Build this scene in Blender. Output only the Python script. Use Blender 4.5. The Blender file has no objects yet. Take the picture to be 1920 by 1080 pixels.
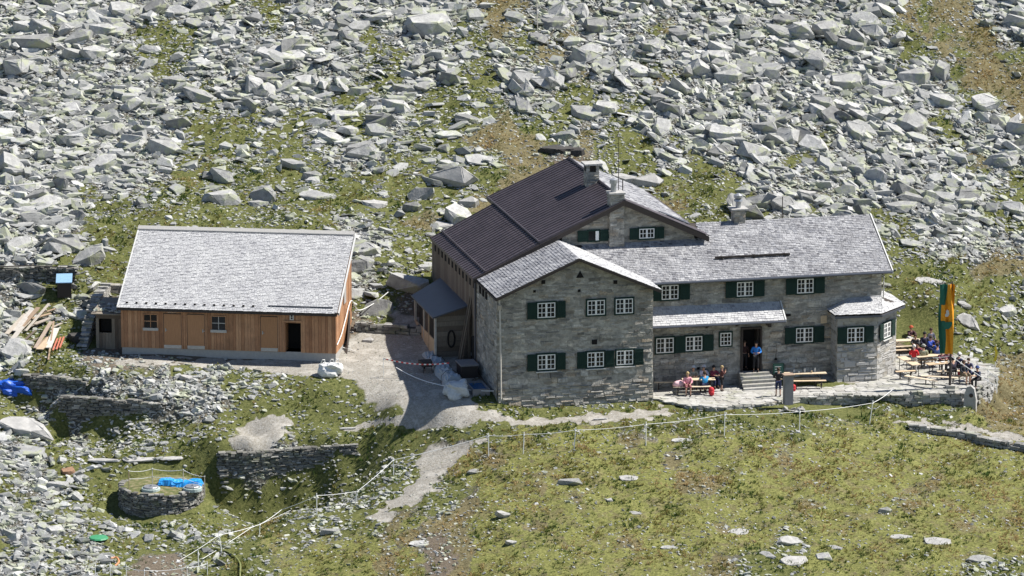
import bpy, bmesh, math, random
import numpy as np
from mathutils import Vector, Matrix
random.seed(7); RS=np.random.RandomState(11)
SC=bpy.context.scene
# ---------------------------------------------------------------- camera
TH=math.radians(12.6); DIST=250.0; FPX=33*DIST
CAM=np.array([0.0,-DIST*math.cos(TH),6.1+DIST*math.sin(TH)])
FW=np.array([0,math.cos(TH),-math.sin(TH)]); UP=np.array([0,math.sin(TH),math.cos(TH)])
cd=bpy.data.cameras.new("camera"); cam=bpy.data.objects.new("camera",cd); SC.collection.objects.link(cam)
cam.location=CAM; cam.rotation_euler=(math.pi/2-TH,0,0); cd.sensor_width=36; cd.lens=FPX/1920*36
cd.clip_start=1; cd.clip_end=3000; SC.camera=cam
# ---------------------------------------------------------------- light
SUN=Vector((4.5,0.78,6.1)).normalized()
EL=math.asin(SUN.z); AZ=math.atan2(SUN.x,SUN.y)
w=bpy.data.worlds.new("World"); SC.world=w; w.use_nodes=True
nt=w.node_tree; nt.nodes.clear()
sk=nt.nodes.new('ShaderNodeTexSky'); sk.sky_type='NISHITA'; sk.sun_disc=False; sk.sun_elevation=EL; sk.sun_rotation=AZ
sk.altitude=2000; sk.air_density=1.0; sk.dust_density=1.0
bg=nt.nodes.new('ShaderNodeBackground'); bg.inputs[1].default_value=0.078
ow=nt.nodes.new('ShaderNodeOutputWorld'); nt.links.new(sk.outputs[0],bg.inputs[0]); nt.links.new(bg.outputs[0],ow.inputs[0])
sd=bpy.data.lights.new("sun",'SUN'); sd.energy=5.0; sd.angle=math.radians(0.5); sd.color=(1,0.955,0.885)
so=bpy.data.objects.new("sun",sd); SC.collection.objects.link(so); so.rotation_euler=SUN.to_track_quat('Z','Y').to_euler()
vs=SC.view_settings; vs.view_transform='Standard'; vs.look='None'; vs.exposure=0.74; vs.gamma=1; vs.use_curve_mapping=False
# ---------------------------------------------------------------- helpers
def pix(X,Y,Z):
    d=(Y-CAM[1])*FW[1]+(Z-CAM[2])*FW[2]; h=(Y-CAM[1])*UP[1]+(Z-CAM[2])*UP[2]
    return 960+FPX*(X-CAM[0])/d, 540-FPX*h/d
def rayd(u,v):
    return FW*FPX+np.array([u-960.0,0,0])+UP*(540-v)
def onz(u,v,z):
    r=rayd(u,v); return CAM+r*((z-CAM[2])/r[2])
def onY(u,v,y):
    r=rayd(u,v); return CAM+r*((y-CAM[1])/r[1])
def coll(): return SC.collection
def tag(o,label=None,cat=None,group=None,kind=None):
    if label: o['label']=label
    if cat: o['category']=cat
    if group: o['group']=group
    if kind: o['kind']=kind
    return o
def empty(name,loc=(0,0,0),rz=0.0):
    o=bpy.data.objects.new(name,None); coll().objects.link(o); o.location=loc; o.rotation_euler=(0,0,rz); o.empty_display_size=.2
    return o
def copy_tree(o,parent=None):
    c=o.copy(); coll().objects.link(c); c.parent=parent
    for ch in o.children: copy_tree(ch,c)
    return c
class MB:
    """collects shapes; build() links them as one mesh object"""
    def __init__(s): s.v=[]; s.f=[]; s.t=[]; s.m=[]
    def add(s,vs,fs,t=None,m=0):
        n=len(s.v); s.v.extend([tuple(p) for p in vs])
        if t is None: t=random.random()
        for f in fs: s.f.append(tuple(i+n for i in f)); s.t.append(t); s.m.append(m)
        return s
    def box(s,x0,x1,y0,y1,z0,z1,t=None,m=0):
        return s.add([(x0,y0,z0),(x1,y0,z0),(x1,y1,z0),(x0,y1,z0),(x0,y0,z1),(x1,y0,z1),(x1,y1,z1),(x0,y1,z1)],
            [(0,3,2,1),(4,5,6,7),(0,1,5,4),(1,2,6,5),(2,3,7,6),(3,0,4,7)],t,m)
    def obox(s,c,ax,ay,az,t=None,m=0):
        c=np.array(c,float); ax=np.array(ax,float)/2; ay=np.array(ay,float)/2; az=np.array(az,float)/2
        P=[c+i*ax+j*ay+k*az for k in(-1,1) for (i,j) in((-1,-1),(1,-1),(1,1),(-1,1))]
        return s.add(P,[(0,3,2,1),(4,5,6,7),(0,1,5,4),(1,2,6,5),(2,3,7,6),(3,0,4,7)],t,m)
    def slab(s,pts,off,t=None,m=0):
        """polygon pts extruded by vector off"""
        n=len(pts); P=[np.array(p,float) for p in pts]; Q=[p+np.array(off,float) for p in P]
        fs=[tuple(range(n)),tuple(range(2*n-1,n-1,-1))]+[(i,i+n,(i+1)%n+n,(i+1)%n) for i in range(n)]
        return s.add(P+Q,fs,t,m)
    def tube(s,pts,r,n=6,t=None,m=0,cap=True):
        pts=[Vector(p) for p in pts]; R=r if isinstance(r,(list,tuple)) else [r]*len(pts)
        V=[];F=[]
        for i,p in enumerate(pts):
            d=(pts[min(i+1,len(pts)-1)]-pts[max(i-1,0)])
            if d.length<1e-6: d=Vector((0,0,1))
            d.normalize(); a=d.orthogonal().normalized() if i==0 else (a-d*a.dot(d)).normalized()
            b=d.cross(a)
            for k in range(n):
                q=2*math.pi*k/n; V.append(p+(a*math.cos(q)+b*math.sin(q))*R[i])
        for i in range(len(pts)-1):
            for k in range(n):
                F.append((i*n+k,i*n+(k+1)%n,(i+1)*n+(k+1)%n,(i+1)*n+k))
        if cap: F.append(tuple(range(n-1,-1,-1))); F.append(tuple((len(pts)-1)*n+k for k in range(n)))
        return s.add(V,F,t,m)
    def lathe(s,c,prof,n=14,t=None,m=0):
        V=[];F=[]
        for (r,z) in prof:
            for k in range(n):
                q=2*math.pi*k/n; V.append((c[0]+r*math.cos(q),c[1]+r*math.sin(q),c[2]+z))
        L=len(prof)
        for i in range(L-1):
            for k in range(n): F.append((i*n+k,i*n+(k+1)%n,(i+1)*n+(k+1)%n,(i+1)*n+k))
        F.append(tuple(range(n-1,-1,-1))); F.append(tuple((L-1)*n+k for k in range(n)))
        return s.add(V,F,t,m)
    def build(s,name,mats,parent=None,smooth=False,loc=None):
        me=bpy.data.meshes.new(name); me.from_pydata([tuple(map(float,p)) for p in s.v],[],s.f); me.update()
        if not isinstance(mats,(list,tuple)): mats=[mats]
        for q in mats: me.materials.append(q)
        a=me.attributes.new('tint','FLOAT','FACE'); a.data.foreach_set('value',np.array(s.t,dtype=np.float32))
        me.polygons.foreach_set('material_index',s.m)
        if smooth: me.polygons.foreach_set('use_smooth',[True]*len(me.polygons))
        o=bpy.data.objects.new(name,me); coll().objects.link(o)
        if parent: o.parent=parent
        if loc is not None: o.location=loc
        return o
# ---------------------------------------------------------------- materials
def newmat(name):
    m=bpy.data.materials.new(name); m.use_nodes=True; n=m.node_tree; n.nodes.clear()
    out=n.nodes.new('ShaderNodeOutputMaterial'); b=n.nodes.new('ShaderNodeBsdfPrincipled'); n.links.new(b.outputs[0],out.inputs[0])
    return m,n,b
def N(n,t,**k):
    x=n.nodes.new(t)
    for a,v in k.items(): setattr(x,a,v)
    return x
def noise(n,scale,detail=4,rough=.6,vec=None):
    x=N(n,'ShaderNodeTexNoise'); x.inputs['Scale'].default_value=scale; x.inputs['Detail'].default_value=detail; x.inputs['Roughness'].default_value=rough
    if vec: n.links.new(vec,x.inputs['Vector'])
    return x.outputs[0]
def ramp(n,fac,stops):
    r=N(n,'ShaderNodeValToRGB'); e=r.color_ramp.elements
    while len(e)<len(stops): e.new(.5)
    for i,(p,c) in enumerate(stops): e[i].position=p; e[i].color=(*c,1)
    n.links.new(fac,r.inputs[0]); return r.outputs[0]
def mix(n,a,b,f,mode='MIX'):
    x=N(n,'ShaderNodeMix',data_type='RGBA',blend_type=mode)
    for s,i in((f,0),(a,6),(b,7)):
        if isinstance(s,(int,float)): x.inputs[i].default_value=s
        elif isinstance(s,tuple): x.inputs[i].default_value=(*s,1)
        else: n.links.new(s,x.inputs[i])
    return x.outputs[2]
def mth(n,op,a,b=0,c=None,clamp=False):
    x=N(n,'ShaderNodeMath',operation=op,use_clamp=clamp)
    for i,s in enumerate((a,b,c)):
        if s is None: continue
        if isinstance(s,(int,float)): x.inputs[i].default_value=s
        else: n.links.new(s,x.inputs[i])
    return x.outputs[0]
def sstep(n,v,a,b):
    x=N(n,'ShaderNodeMapRange',interpolation_type='SMOOTHSTEP'); n.links.new(v,x.inputs[0]); x.inputs[1].default_value=a; x.inputs[2].default_value=b
    return x.outputs[0]
def bump(n,b,h,dist=.02,st=1.0):
    x=N(n,'ShaderNodeBump'); x.inputs['Distance'].default_value=dist; x.inputs['Strength'].default_value=st
    n.links.new(h,x.inputs['Height']); n.links.new(x.outputs[0],b.inputs['Normal'])
def attr(n,name):
    return N(n,'ShaderNodeAttribute',attribute_name=name)
def objvec(n):
    return N(n,'ShaderNodeTexCoord').outputs['Object']
def M_tint(name,cols,nscale=6,namt=.35,rough=.85,bd=.01,extra=None,metal=0,stretch=None,rndobj=False):
    """colour ramp over per-face tint, dirtied by noise"""
    m,n,b=newmat(name); vec=objvec(n)
    if stretch:
        mp=N(n,'ShaderNodeMapping'); mp.inputs['Scale'].default_value=stretch; n.links.new(vec,mp.inputs[0]); vec=mp.outputs[0]
    t=attr(n,'tint').outputs['Fac']
    if rndobj: t=N(n,'ShaderNodeObjectInfo').outputs['Random']
    k=len(cols); c=ramp(n,t,[(i/(max(k-1,1)),q) for i,q in enumerate(cols)])
    nz=noise(n,nscale,6,.65,vec)
    g=ramp(n,nz,[(.3,(1-namt,)*3),(.7,(1+namt*.0+.0,)*3)])
    c=mix(n,c,g,1.0,'MULTIPLY')
    if extra: c=extra(n,c,vec)
    n.links.new(c,b.inputs['Base Color']); b.inputs['Roughness'].default_value=rough; b.inputs['Metallic'].default_value=metal
    if bd: bump(n,b,nz,bd,1.0)
    return m
def M_plain(name,col,rough=.7,metal=0,namt=.2,nscale=9,bd=.004,spec=None):
    m=M_tint(name,[col,col],nscale,namt,rough,bd,metal=metal)
    return m
def lichen(amt,col,thr=(.52,.62)):
    def f(n,c,vec):
        l=noise(n,1.3,5,.7,vec); k=sstep(n,l,*thr); k=mth(n,'MULTIPLY',k,amt)
        sp=noise(n,14,3,.6,vec); d=sstep(n,sp,.56,.66); d=mth(n,'MULTIPLY',d,.4)
        c=mix(n,c,(.11,.11,.10),d)
        return mix(n,c,col,k)
    return f
def rubble(n,c,vec):
    mp=N(n,'ShaderNodeMapping'); mp.inputs['Scale'].default_value=(2.2,2.2,6.5); n.links.new(objvec(n),mp.inputs[0])
    v=N(n,'ShaderNodeTexVoronoi'); v.inputs['Scale'].default_value=1.0; v.inputs['Randomness'].default_value=1.0
    w_=N(n,'ShaderNodeTexNoise'); w_.inputs['Scale'].default_value=3; w_.inputs['Detail'].default_value=4
    ad=N(n,'ShaderNodeMixRGB'); ad.blend_type='ADD'; ad.inputs[0].default_value=.9; n.links.new(mp.outputs[0],ad.inputs[1]); n.links.new(w_.outputs[1],ad.inputs[2]); n.links.new(ad.outputs[0],v.inputs['Vector'])
    sp=N(n,'ShaderNodeSeparateColor'); n.links.new(v.outputs['Color'],sp.inputs[0])
    g=ramp(n,sp.outputs[0],[(0,(.52,.52,.51)),(.3,(1.0,1.0,.98)),(.5,(.74,.74,.72)),(.8,(1.3,1.29,1.26)),(1,(.70,.62,.52))])
    c=mix(n,c,g,.8,'MULTIPLY')
    return patch(.9,.68)(n,c,vec)
def patch(sc,lo,lo2=(.35,.6)):
    def f(n,c,vec):
        g=ramp(n,noise(n,sc,5,.65,objvec(n)),[(lo2[0],(lo,lo,lo*1.02)),(lo2[1],(1,1,1))])
        return mix(n,c,g,1.0,'MULTIPLY')
    return f
MR=M_tint('granite rock',[(.13,.135,.13),(.33,.335,.325),(.47,.47,.455),(.24,.245,.235),(.42,.42,.405),(.62,.62,.60)],5,.34,.9,.03,extra=lichen(.5,(.36,.39,.22),(.48,.6)))
MRb=M_tint('boulder granite',[(.22,.22,.215),(.40,.40,.385),(.52,.515,.50),(.31,.31,.30)],3,.42,.9,.05,extra=lichen(.5,(.33,.36,.18)),rndobj=True)
MRd=M_plain('dark boulder rock',(.07,.065,.06),.95,bd=.03,nscale=4,namt=.5)
MRr=M_plain('rust brown rock',(.34,.20,.12),.9,bd=.03,nscale=4,namt=.4)
MRp=M_plain('pale slab rock',(.44,.43,.41),.9,bd=.03,nscale=4,namt=.35)
MWs=M_tint('hut masonry',[(.24,.23,.21),(.47,.45,.405),(.60,.575,.52),(.37,.35,.31),(.70,.67,.61),(.52,.44,.34),(.61,.585,.53)],9,.5,.9,.045,extra=rubble)
MWm=M_tint('hut mortar',[(.46,.44,.395)]*2,5,.45,.95,.04,extra=rubble)
MDs=M_tint('dry stone',[(.17,.17,.16),(.36,.35,.33),(.45,.44,.42),(.26,.25,.22)],6,.4,.9,.02,extra=lichen(.3,(.24,.27,.13)))
MDl=M_tint('shade-darkened lichened wall stone',[(.08,.078,.07),(.19,.185,.165),(.30,.29,.265),(.14,.135,.12),(.45,.44,.41)],6,.45,.9,.02,extra=lichen(.3,(.15,.18,.08)))  # darker copy of the dry stone: wall shade painted into colour, plus lichen
MDd=M_plain('gap shadowed earth fill',(.06,.055,.045),1,bd=.03)
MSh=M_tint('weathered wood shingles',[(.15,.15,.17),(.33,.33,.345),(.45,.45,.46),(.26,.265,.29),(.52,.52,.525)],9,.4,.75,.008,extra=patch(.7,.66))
MSb=M_tint('pale or sunlit shingles',[(.36,.36,.375),(.53,.53,.535),(.60,.60,.595),(.47,.47,.48)],9,.3,.75,.006,extra=patch(.8,.82))
MMt=M_tint('brown violet metal roof',[(.070,.058,.068),(.088,.073,.083)],3,.25,.5,.003,extra=patch(.6,.7))
MGm=M_plain('blue grey sheet metal',(.09,.10,.125),.45,.3,namt=.15,nscale=2,bd=.003)
MWd=M_tint('larch boards',[(.36,.17,.08),(.50,.255,.13),(.60,.335,.18),(.43,.215,.105)],5,.35,.7,.004,stretch=(6,6,.6),extra=patch(1.2,.75))
MWo=M_tint('old grey brown boards',[(.13,.10,.075),(.22,.18,.14),(.28,.24,.19)],5,.4,.85,.005,stretch=(6,6,.6))
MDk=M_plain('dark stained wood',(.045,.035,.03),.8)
MFa=M_plain('pale fascia board',(.62,.62,.6),.6)
MGr=M_plain('dark green shutter paint',(.003,.026,.019),.85)
MWh=M_plain('white window frame paint',(.8,.8,.78),.5,namt=.08)
MCo=M_plain('concrete plinth',(.40,.39,.37),.9,bd=.01)
MBk=M_plain('dark interior',(.008,.007,.007),.95)
MTm=M_tint('pale planks',[(.60,.46,.30),(.68,.57,.42),(.52,.37,.22)],6,.25,.7,.003)
MPl=M_tint('weathered planks',[(.50,.44,.36),(.60,.56,.5),(.33,.23,.16),(.55,.42,.28)],6,.3,.8,.004)
MMe=M_plain('galvanised steel',(.42,.43,.45),.4,.6,bd=.002)
MRo=M_plain('white fence tape',(.85,.85,.84),.6,namt=.05)
MGl=M_tint('window glass',[(.006,.008,.012),(.012,.016,.024),(.03,.036,.045),(.008,.01,.014)],2,.5,.14,.003)  # bluish tints paint varied reflections into the panes
def cloth(name,col,rough=.85): return M_plain(name,col,rough,namt=.25,nscale=8,bd=.006)
# ---------------------------------------------------------------- ground cover map and terrain
# cover classes: 0 dense rock, 1 rock with grass, 2 green grass, 3 brown grass, 4 meadow, 5 gravel, 6 dirt
COVER=[[0,0,0,0,0,0,0,0,0,0,1,0,2,0,0,0,0,0,0,0,0,0,3,3,0,0,0,0,0,0,0,0,0,0,0,0,0,0,0,0,0,1,3,2,3,3,0,0],
[0,0,0,0,0,0,2,1,1,0,0,0,1,0,0,0,0,1,0,0,0,1,1,3,1,0,3,0,0,0,1,3,0,0,0,0,0,0,0,0,0,1,1,3,2,3,3,0],
[0,0,0,0,0,0,1,2,1,0,0,0,0,0,0,0,0,1,1,0,0,0,1,0,1,3,0,0,0,0,0,0,0,0,0,0,0,0,0,0,0,0,1,1,3,2,3,1],
[0,0,0,0,0,0,0,2,1,0,0,0,0,0,0,0,0,1,1,0,0,1,1,0,0,1,0,3,0,0,3,1,0,0,0,0,0,0,0,0,0,0,0,0,1,3,3,3],
[0,0,0,0,0,0,0,0,0,1,0,0,0,0,0,0,1,1,0,0,1,1,1,1,0,0,1,1,1,1,0,0,0,0,0,0,0,0,0,0,0,0,0,0,0,1,1,3],
[0,0,0,0,0,0,0,0,1,1,1,1,0,1,1,1,1,0,0,1,1,1,1,3,1,1,1,0,1,0,0,0,0,0,0,0,0,0,0,0,0,0,0,0,1,0,0,3],
[0,0,0,0,0,0,0,0,0,1,1,1,1,1,0,0,1,1,1,1,1,1,3,3,3,1,0,3,1,1,0,1,0,0,0,0,0,0,1,0,0,0,0,0,1,0,0,0],
[0,0,0,0,0,0,0,0,1,1,1,1,1,1,1,1,0,1,1,2,1,1,1,3,3,3,6,6,1,1,0,0,1,0,0,0,0,1,0,0,0,0,0,0,1,3,0,0],
[0,0,0,0,1,0,0,0,2,1,1,2,1,1,1,2,1,1,2,1,1,1,1,2,3,3,3,3,1,1,1,1,2,1,1,0,0,0,0,0,0,0,0,0,0,1,0,1],
[0,0,0,0,1,2,1,2,1,2,2,2,1,2,1,2,2,1,2,1,1,1,3,3,1,3,3,2,1,1,1,3,2,1,1,1,0,0,1,0,0,0,0,0,0,0,1,1],
[0,0,0,0,1,2,2,2,1,2,2,1,2,1,1,1,0,1,1,3,3,1,1,3,3,1,3,3,3,1,3,2,1,2,2,1,1,0,1,0,0,1,1,0,0,0,1,1],
[0,0,0,0,1,2,2,2,2,2,2,2,2,1,1,1,0,0,1,1,1,1,1,1,1,1,1,1,1,1,1,2,2,3,1,2,2,3,1,1,1,1,1,0,0,0,0,0],
[0,0,1,1,1,2,2,1,1,1,1,1,1,1,1,1,0,0,1,1,1,1,1,1,1,1,1,1,1,1,1,1,1,1,1,1,1,1,1,1,1,1,2,2,2,1,3,3],
[0,0,1,1,1,1,6,1,1,1,1,1,1,1,1,1,0,0,1,1,2,1,1,1,1,1,1,1,1,1,1,1,1,1,1,1,1,1,1,1,1,1,2,2,2,2,2,1],
[0,1,1,0,6,6,6,6,6,6,1,1,1,1,1,1,1,2,2,6,6,6,6,6,6,6,6,6,6,6,6,6,6,6,6,6,6,1,1,1,1,1,2,2,2,1,2,1],
[0,1,1,1,1,6,6,6,6,6,6,6,6,6,6,6,6,1,5,5,5,6,6,6,6,6,6,6,6,6,6,6,6,6,6,6,6,6,6,6,6,6,2,2,2,1,1,1],
[0,1,2,2,6,6,6,6,6,6,6,6,6,6,6,6,5,5,5,5,5,5,6,6,6,6,6,6,6,6,6,6,6,6,6,6,6,6,6,6,6,6,6,2,2,1,1,1],
[1,2,2,2,0,0,1,0,1,1,0,1,1,1,1,1,5,5,5,5,5,5,6,6,6,6,6,6,5,5,5,5,5,5,5,5,5,5,5,5,5,5,5,5,5,2,3,3],
[1,1,0,0,0,0,0,0,0,0,0,1,1,1,2,2,2,5,5,5,5,5,2,2,2,2,2,2,2,2,2,2,2,2,2,2,2,2,2,2,2,2,2,2,2,3,3,3],
[1,0,1,0,1,1,1,0,0,0,1,1,1,2,2,2,2,2,2,5,5,5,2,2,2,2,2,2,2,2,2,2,2,2,2,2,2,2,2,2,2,4,2,2,2,4,3,3],
[0,1,2,0,2,1,1,1,2,1,1,5,2,2,2,2,2,2,2,2,2,1,1,2,4,2,4,4,4,3,4,4,2,4,4,4,4,2,4,4,4,4,4,4,4,3,4,4],
[0,0,1,1,1,1,1,1,2,2,1,0,0,0,1,1,2,2,1,1,5,4,4,3,4,4,4,4,4,4,4,3,4,4,4,4,3,4,4,4,4,4,4,4,4,4,4,4],
[1,0,0,1,1,2,1,2,2,1,1,0,1,1,2,1,2,1,1,1,1,2,4,4,4,3,4,4,4,4,4,4,3,3,4,4,4,4,4,4,4,4,4,3,4,4,4,4],
[0,1,0,1,1,2,1,1,1,2,2,1,2,2,1,1,1,1,1,1,1,3,4,4,4,4,4,3,4,4,4,4,4,4,4,4,4,3,4,4,4,4,3,4,4,4,4,4],
[0,0,1,0,1,1,1,2,1,2,1,2,2,1,1,1,1,1,3,4,3,3,4,4,4,3,4,4,4,4,4,4,4,3,4,4,4,4,4,4,4,4,4,4,4,3,4,4],
[1,0,0,1,0,1,1,1,1,2,1,2,4,1,4,4,4,3,4,3,6,3,4,4,4,4,4,4,4,3,4,4,4,4,4,4,1,1,4,4,4,4,4,4,4,4,4,4],
[0,0,1,0,1,1,6,6,6,1,2,2,1,4,4,4,4,4,3,4,6,3,4,4,4,4,4,4,4,4,4,4,4,3,1,1,1,1,4,4,4,4,4,4,4,1,1,1]]
CM=np.zeros((7,27,48))
for j,row in enumerate(COVER):
    assert len(row)==48,(j,len(row))
    for i,ch in enumerate(row): CM[ch,j,i]=1
_perm=RS.rand(256,256)
def vn(x,y,seed=0):
    x=x+seed*17.3; y=y+seed*9.1
    xi=np.floor(x).astype(int); yi=np.floor(y).astype(int); fx=x-xi; fy=y-yi
    fx=fx*fx*(3-2*fx); fy=fy*fy*(3-2*fy); g=lambda a,b:_perm[a%256,b%256]
    return (g(xi,yi)*(1-fx)+g(xi+1,yi)*fx)*(1-fy)+(g(xi,yi+1)*(1-fx)+g(xi+1,yi+1)*fx)*fy
def fbm(x,y,seed=0,o=4):
    r=0;a=1;t=0
    for k in range(o): r=r+a*vn(x*2**k,y*2**k,seed+k); t+=a; a*=.5
    return r/t-.5
PATHS=[([(905,826),(865,838),(838,862),(800,905),(760,940),(705,972)],[4,7,12,16,14,8]),([(640,803),(760,790),(880,775)],[5,9,10]),([(880,775),(1000,792),(1130,785),(1250,772)],[8,8,8,8]),
 ([(232,678),(430,680),(640,690)],[5,8,20]),([(722,640),(785,690),(845,738)],[28,34,30]),([(785,745),(800,762),(840,760)],[10,9,7]),([(480,826),(512,796)],[22,20]),
 ([(1690,792),(1800,802),(1925,828)],[5,6,7])]
def cover(X,Y,Z):
    u,v=pix(X,Y,Z)
    wu=u+fbm(X*.35,Y*.35,3)*90+fbm(X*1.7,Y*1.7,5)*30; wv=v+fbm(X*.35,Y*.35,8)*60+fbm(X*1.7,Y*1.7,9)*22
    gx=np.clip(wu/40-.5,0,46.999); gy=np.clip(wv/40-.5,0,25.999)
    xi=gx.astype(int); yi=gy.astype(int); fx=gx-xi; fy=gy-yi
    W=CM[:,yi,xi]*(1-fx)*(1-fy)+CM[:,yi,xi+1]*fx*(1-fy)+CM[:,yi+1,xi]*(1-fx)*fy+CM[:,yi+1,xi+1]*fx*fy
    W=W.copy()
    pw=np.zeros_like(u)
    ju=u+fbm(X*1.6,Y*1.6,21)*60; jv=v+fbm(X*1.6,Y*1.6,22)*26
    for pts,ws in PATHS:
        for (a,b),(wa,wb) in zip(zip(pts[:-1],pts[1:]),zip(ws[:-1],ws[1:])):
            dx,dy=b[0]-a[0],b[1]-a[1]; L=dx*dx+dy*dy*6.0
            t=np.clip(((ju-a[0])*dx+(jv-a[1])*dy*6.0)/L,0,1)
            dist=np.sqrt((ju-a[0]-t*dx)**2*.35+(jv-a[1]-t*dy)**2); ww=wa+(wb-wa)*t
            pw=np.maximum(pw,np.clip((ww*1.1-dist)/(ww*.35),0,1))
    W*=1-pw; W[5]+=pw
    return W
CT=[]
CISC=onz(302,908,-3.4)
def cz(u,v,z): CT.append(onz(u,v,z))
def cy(u,v,y): CT.append(onY(u,v,y))
for u in (-200,150,480,800,1120,1440,1760,2100):
    cy(u,0,50); cy(u,150,41); cy(u,300,31); 
for u in (200,480): cy(u,400,23)
for x in (-90,-60,-30,0,30,60,90): CT.append((x,78,23.5)); CT.append((x,140,44))
for x in (-90,-60): CT.append((x,25,6)); CT.append((x,0,.5)); CT.append((x,-30,-6.5)); CT.append((x,-90,-20))
for x in (60,90): CT.append((x,25,7)); CT.append((x,0,-.5)); CT.append((x,-30,-6.5)); CT.append((x,-90,-20))
for x in (-30,0,30): CT.append((x,-60,-14)); CT.append((x,-100,-24))
for u in (0,100): cy(u,420,20); cy(u,500,15)
cy(330,410,21); cy(560,410,20)
for u in (30,170): cz(u,600,1.7)
cz(60,660,.95); cz(170,660,.8)
for u in (228,430,630): cz(u,668,.72)
CT+= [(-21,10,1.3),(-15,9.5,1.4),(-10,10,1.9)]
cz(700,640,1.05); cz(780,700,.5); cz(850,755,-.02); cz(650,700,.45); cz(740,762,-.3); cz(720,560,2.6); cz(740,500,4.0); cz(640,600,1.7)
cz(932,752,0); cz(600,725,.1); cz(600,790,-1.4); cz(700,785,-1.15); cz(760,790,-1.0); cz(640,803,-1.6)
cz(20,690,.35); cz(200,715,.1); cz(320,725,0); cz(470,740,-.25); cz(470,820,-2.05); cz(560,800,-1.6); cz(640,825,-2.0); cz(800,803,-1.25); cz(880,775,-.38); cz(830,765,-.2)
WALLS={}
def wct(key,spec,din=.1,ext=.55):
    out=[]
    for (u,vt,zt,vb) in spec:
        T=onz(u,vt,zt); y=T[1]-.3; B=onY(u,vb,y); CT.append((T[0],T[1]+.25,zt-din)); CT.append((T[0],y-.1,B[2]-ext)); out.append((T[0],T[1],B[2]-ext,zt))
    WALLS[key]=out
wct('A1',[(48,704,.25,748),(100,706,.2,748),(158,714,.1,750)])
wct('A2',[(112,742,-.45,788),(200,748,-.5,790),(305,757,-.6,790)])
wct('B',[(412,850,-2.35,930),(470,848,-2.35,932),(530,843,-2.35,918),(595,838,-2.3,895),(665,833,-2.2,862)])
wct('T',[(1530,743,-.38,757),(1600,741,-.38,762),(1700,740,-.38,770),(1806,737,-.38,780),(1835,726,-.38,778),(1862,712,-.38,765),(1871,702,-.38,748)],.45,.1)
for u in (220,300): cz(u,850,-2.5)
cz(40,800,-1.7); cz(60,860,-2.7); cz(60,960,-4.3); cz(170,960,-4.4)
CT.append((CISC[0],CISC[1]+2.6,-3.55)); CT.append((CISC[0]-2.6,CISC[1]+.8,-3.9)); CT.append((CISC[0]-2.5,CISC[1]-1.2,-4.6)); CT.append((CISC[0],CISC[1]-2.6,-4.55)); CT.append((CISC[0]+2,CISC[1]-2,-4.5)); CT.append((CISC[0],CISC[1],-3.9)); CT.append((CISC[0]+2.8,CISC[1]+.3,-4.4))
cz(420,980,-5.1); cz(560,960,-4.6); cz(740,880,-2.9); cz(700,925,-3.7)
for u,z in ((0,-5.9),(200,-5.9),(400,-5.9),(700,-5.4),(960,-4.7),(1440,-4.4),(1920,-4.4)): cz(u,1080,z)
cz(700,970,-4.1); cz(850,850,-2.1)
for u in (1000,1250,1500,1750,1920): cz(u,860,-1.75 if u<1600 else -2.1); cz(u,960,-3.1)
for u in (1000,1150,1250,1350,1480): cz(u,775,-.62)
for u in (1240,1330,1400,1480,1560,1640): cz(u,735,-.47)
CT+=[(9,4,-.4),(15,6,0),(5,12,1.6),(10,14,2.2),(18,10,1.6),(5,20,3.6),(12,22,4.9),(20,20,4.4)]
cz(1915,700,-1.3); cz(1915,650,-.15); cz(1900,775,-1.9); cz(1820,808,-1.75)
for (x,y) in ((22,0),(26,0),(23,5),(27,5),(23,10),(26,9)): CT.append((x,y,-.85))
cy(1900,600,15); cy(1760,560,14.5); cy(1690,600,14); cy(1750,470,19.5); cy(1900,400,25); cy(1900,500,19)
cy(1500,380,26); cy(1250,360,27); cy(1000,330,29); cy(870,380,25); cy(780,440,21)
CT=np.array(CT,float)
def _phi(r2): return np.sqrt(r2+.12)
_n=len(CT); _A=np.zeros((_n+3,_n+3)); _d=((CT[:,None,:2]-CT[None,:,:2])**2).sum(2)
_A[:_n,:_n]=_phi(_d)-np.eye(_n)*0.03; _A[:_n,_n]=1; _A[:_n,_n+1:]=CT[:,:2]; _A[_n,:_n]=1; _A[_n+1:,:_n]=CT[:,:2].T
_w=np.linalg.solve(_A,np.concatenate([CT[:,2],[0,0,0]]))
def base_z(X,Y):
    X=np.atleast_1d(np.asarray(X,float)); Y=np.atleast_1d(np.asarray(Y,float)); sh=X.shape; X=X.ravel();Y=Y.ravel()
    out=np.empty(len(X))
    for i in range(0,len(X),20000):
        x=X[i:i+20000];y=Y[i:i+20000]
        out[i:i+20000]=_phi((x[:,None]-CT[None,:,0])**2+(y[:,None]-CT[None,:,1])**2)@_w[:_n]+_w[_n]+_w[_n+1]*x+_w[_n+2]*y
    return out.reshape(sh)
def ground(X,Y,wts=False):
    X=np.atleast_1d(np.asarray(X,float)); Y=np.atleast_1d(np.asarray(Y,float))
    zb=base_z(X,Y); W=cover(X,Y,zb); amp=W[0]*.55+W[1]*.4+W[2]*.42+W[3]*.45+W[4]*.36+W[5]*.05+W[6]*.12
    near=np.clip((np.hypot((X-8)/22,(Y-5)/9)-.9)*2,0.15,1)
    z=zb+amp*near*(fbm(X*.45,Y*.45,31,3)*1.1+fbm(X*1.5,Y*1.5,41,3)*.5+fbm(X*5,Y*5,47,2)*.16)
    return (z,W) if wts else z
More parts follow.
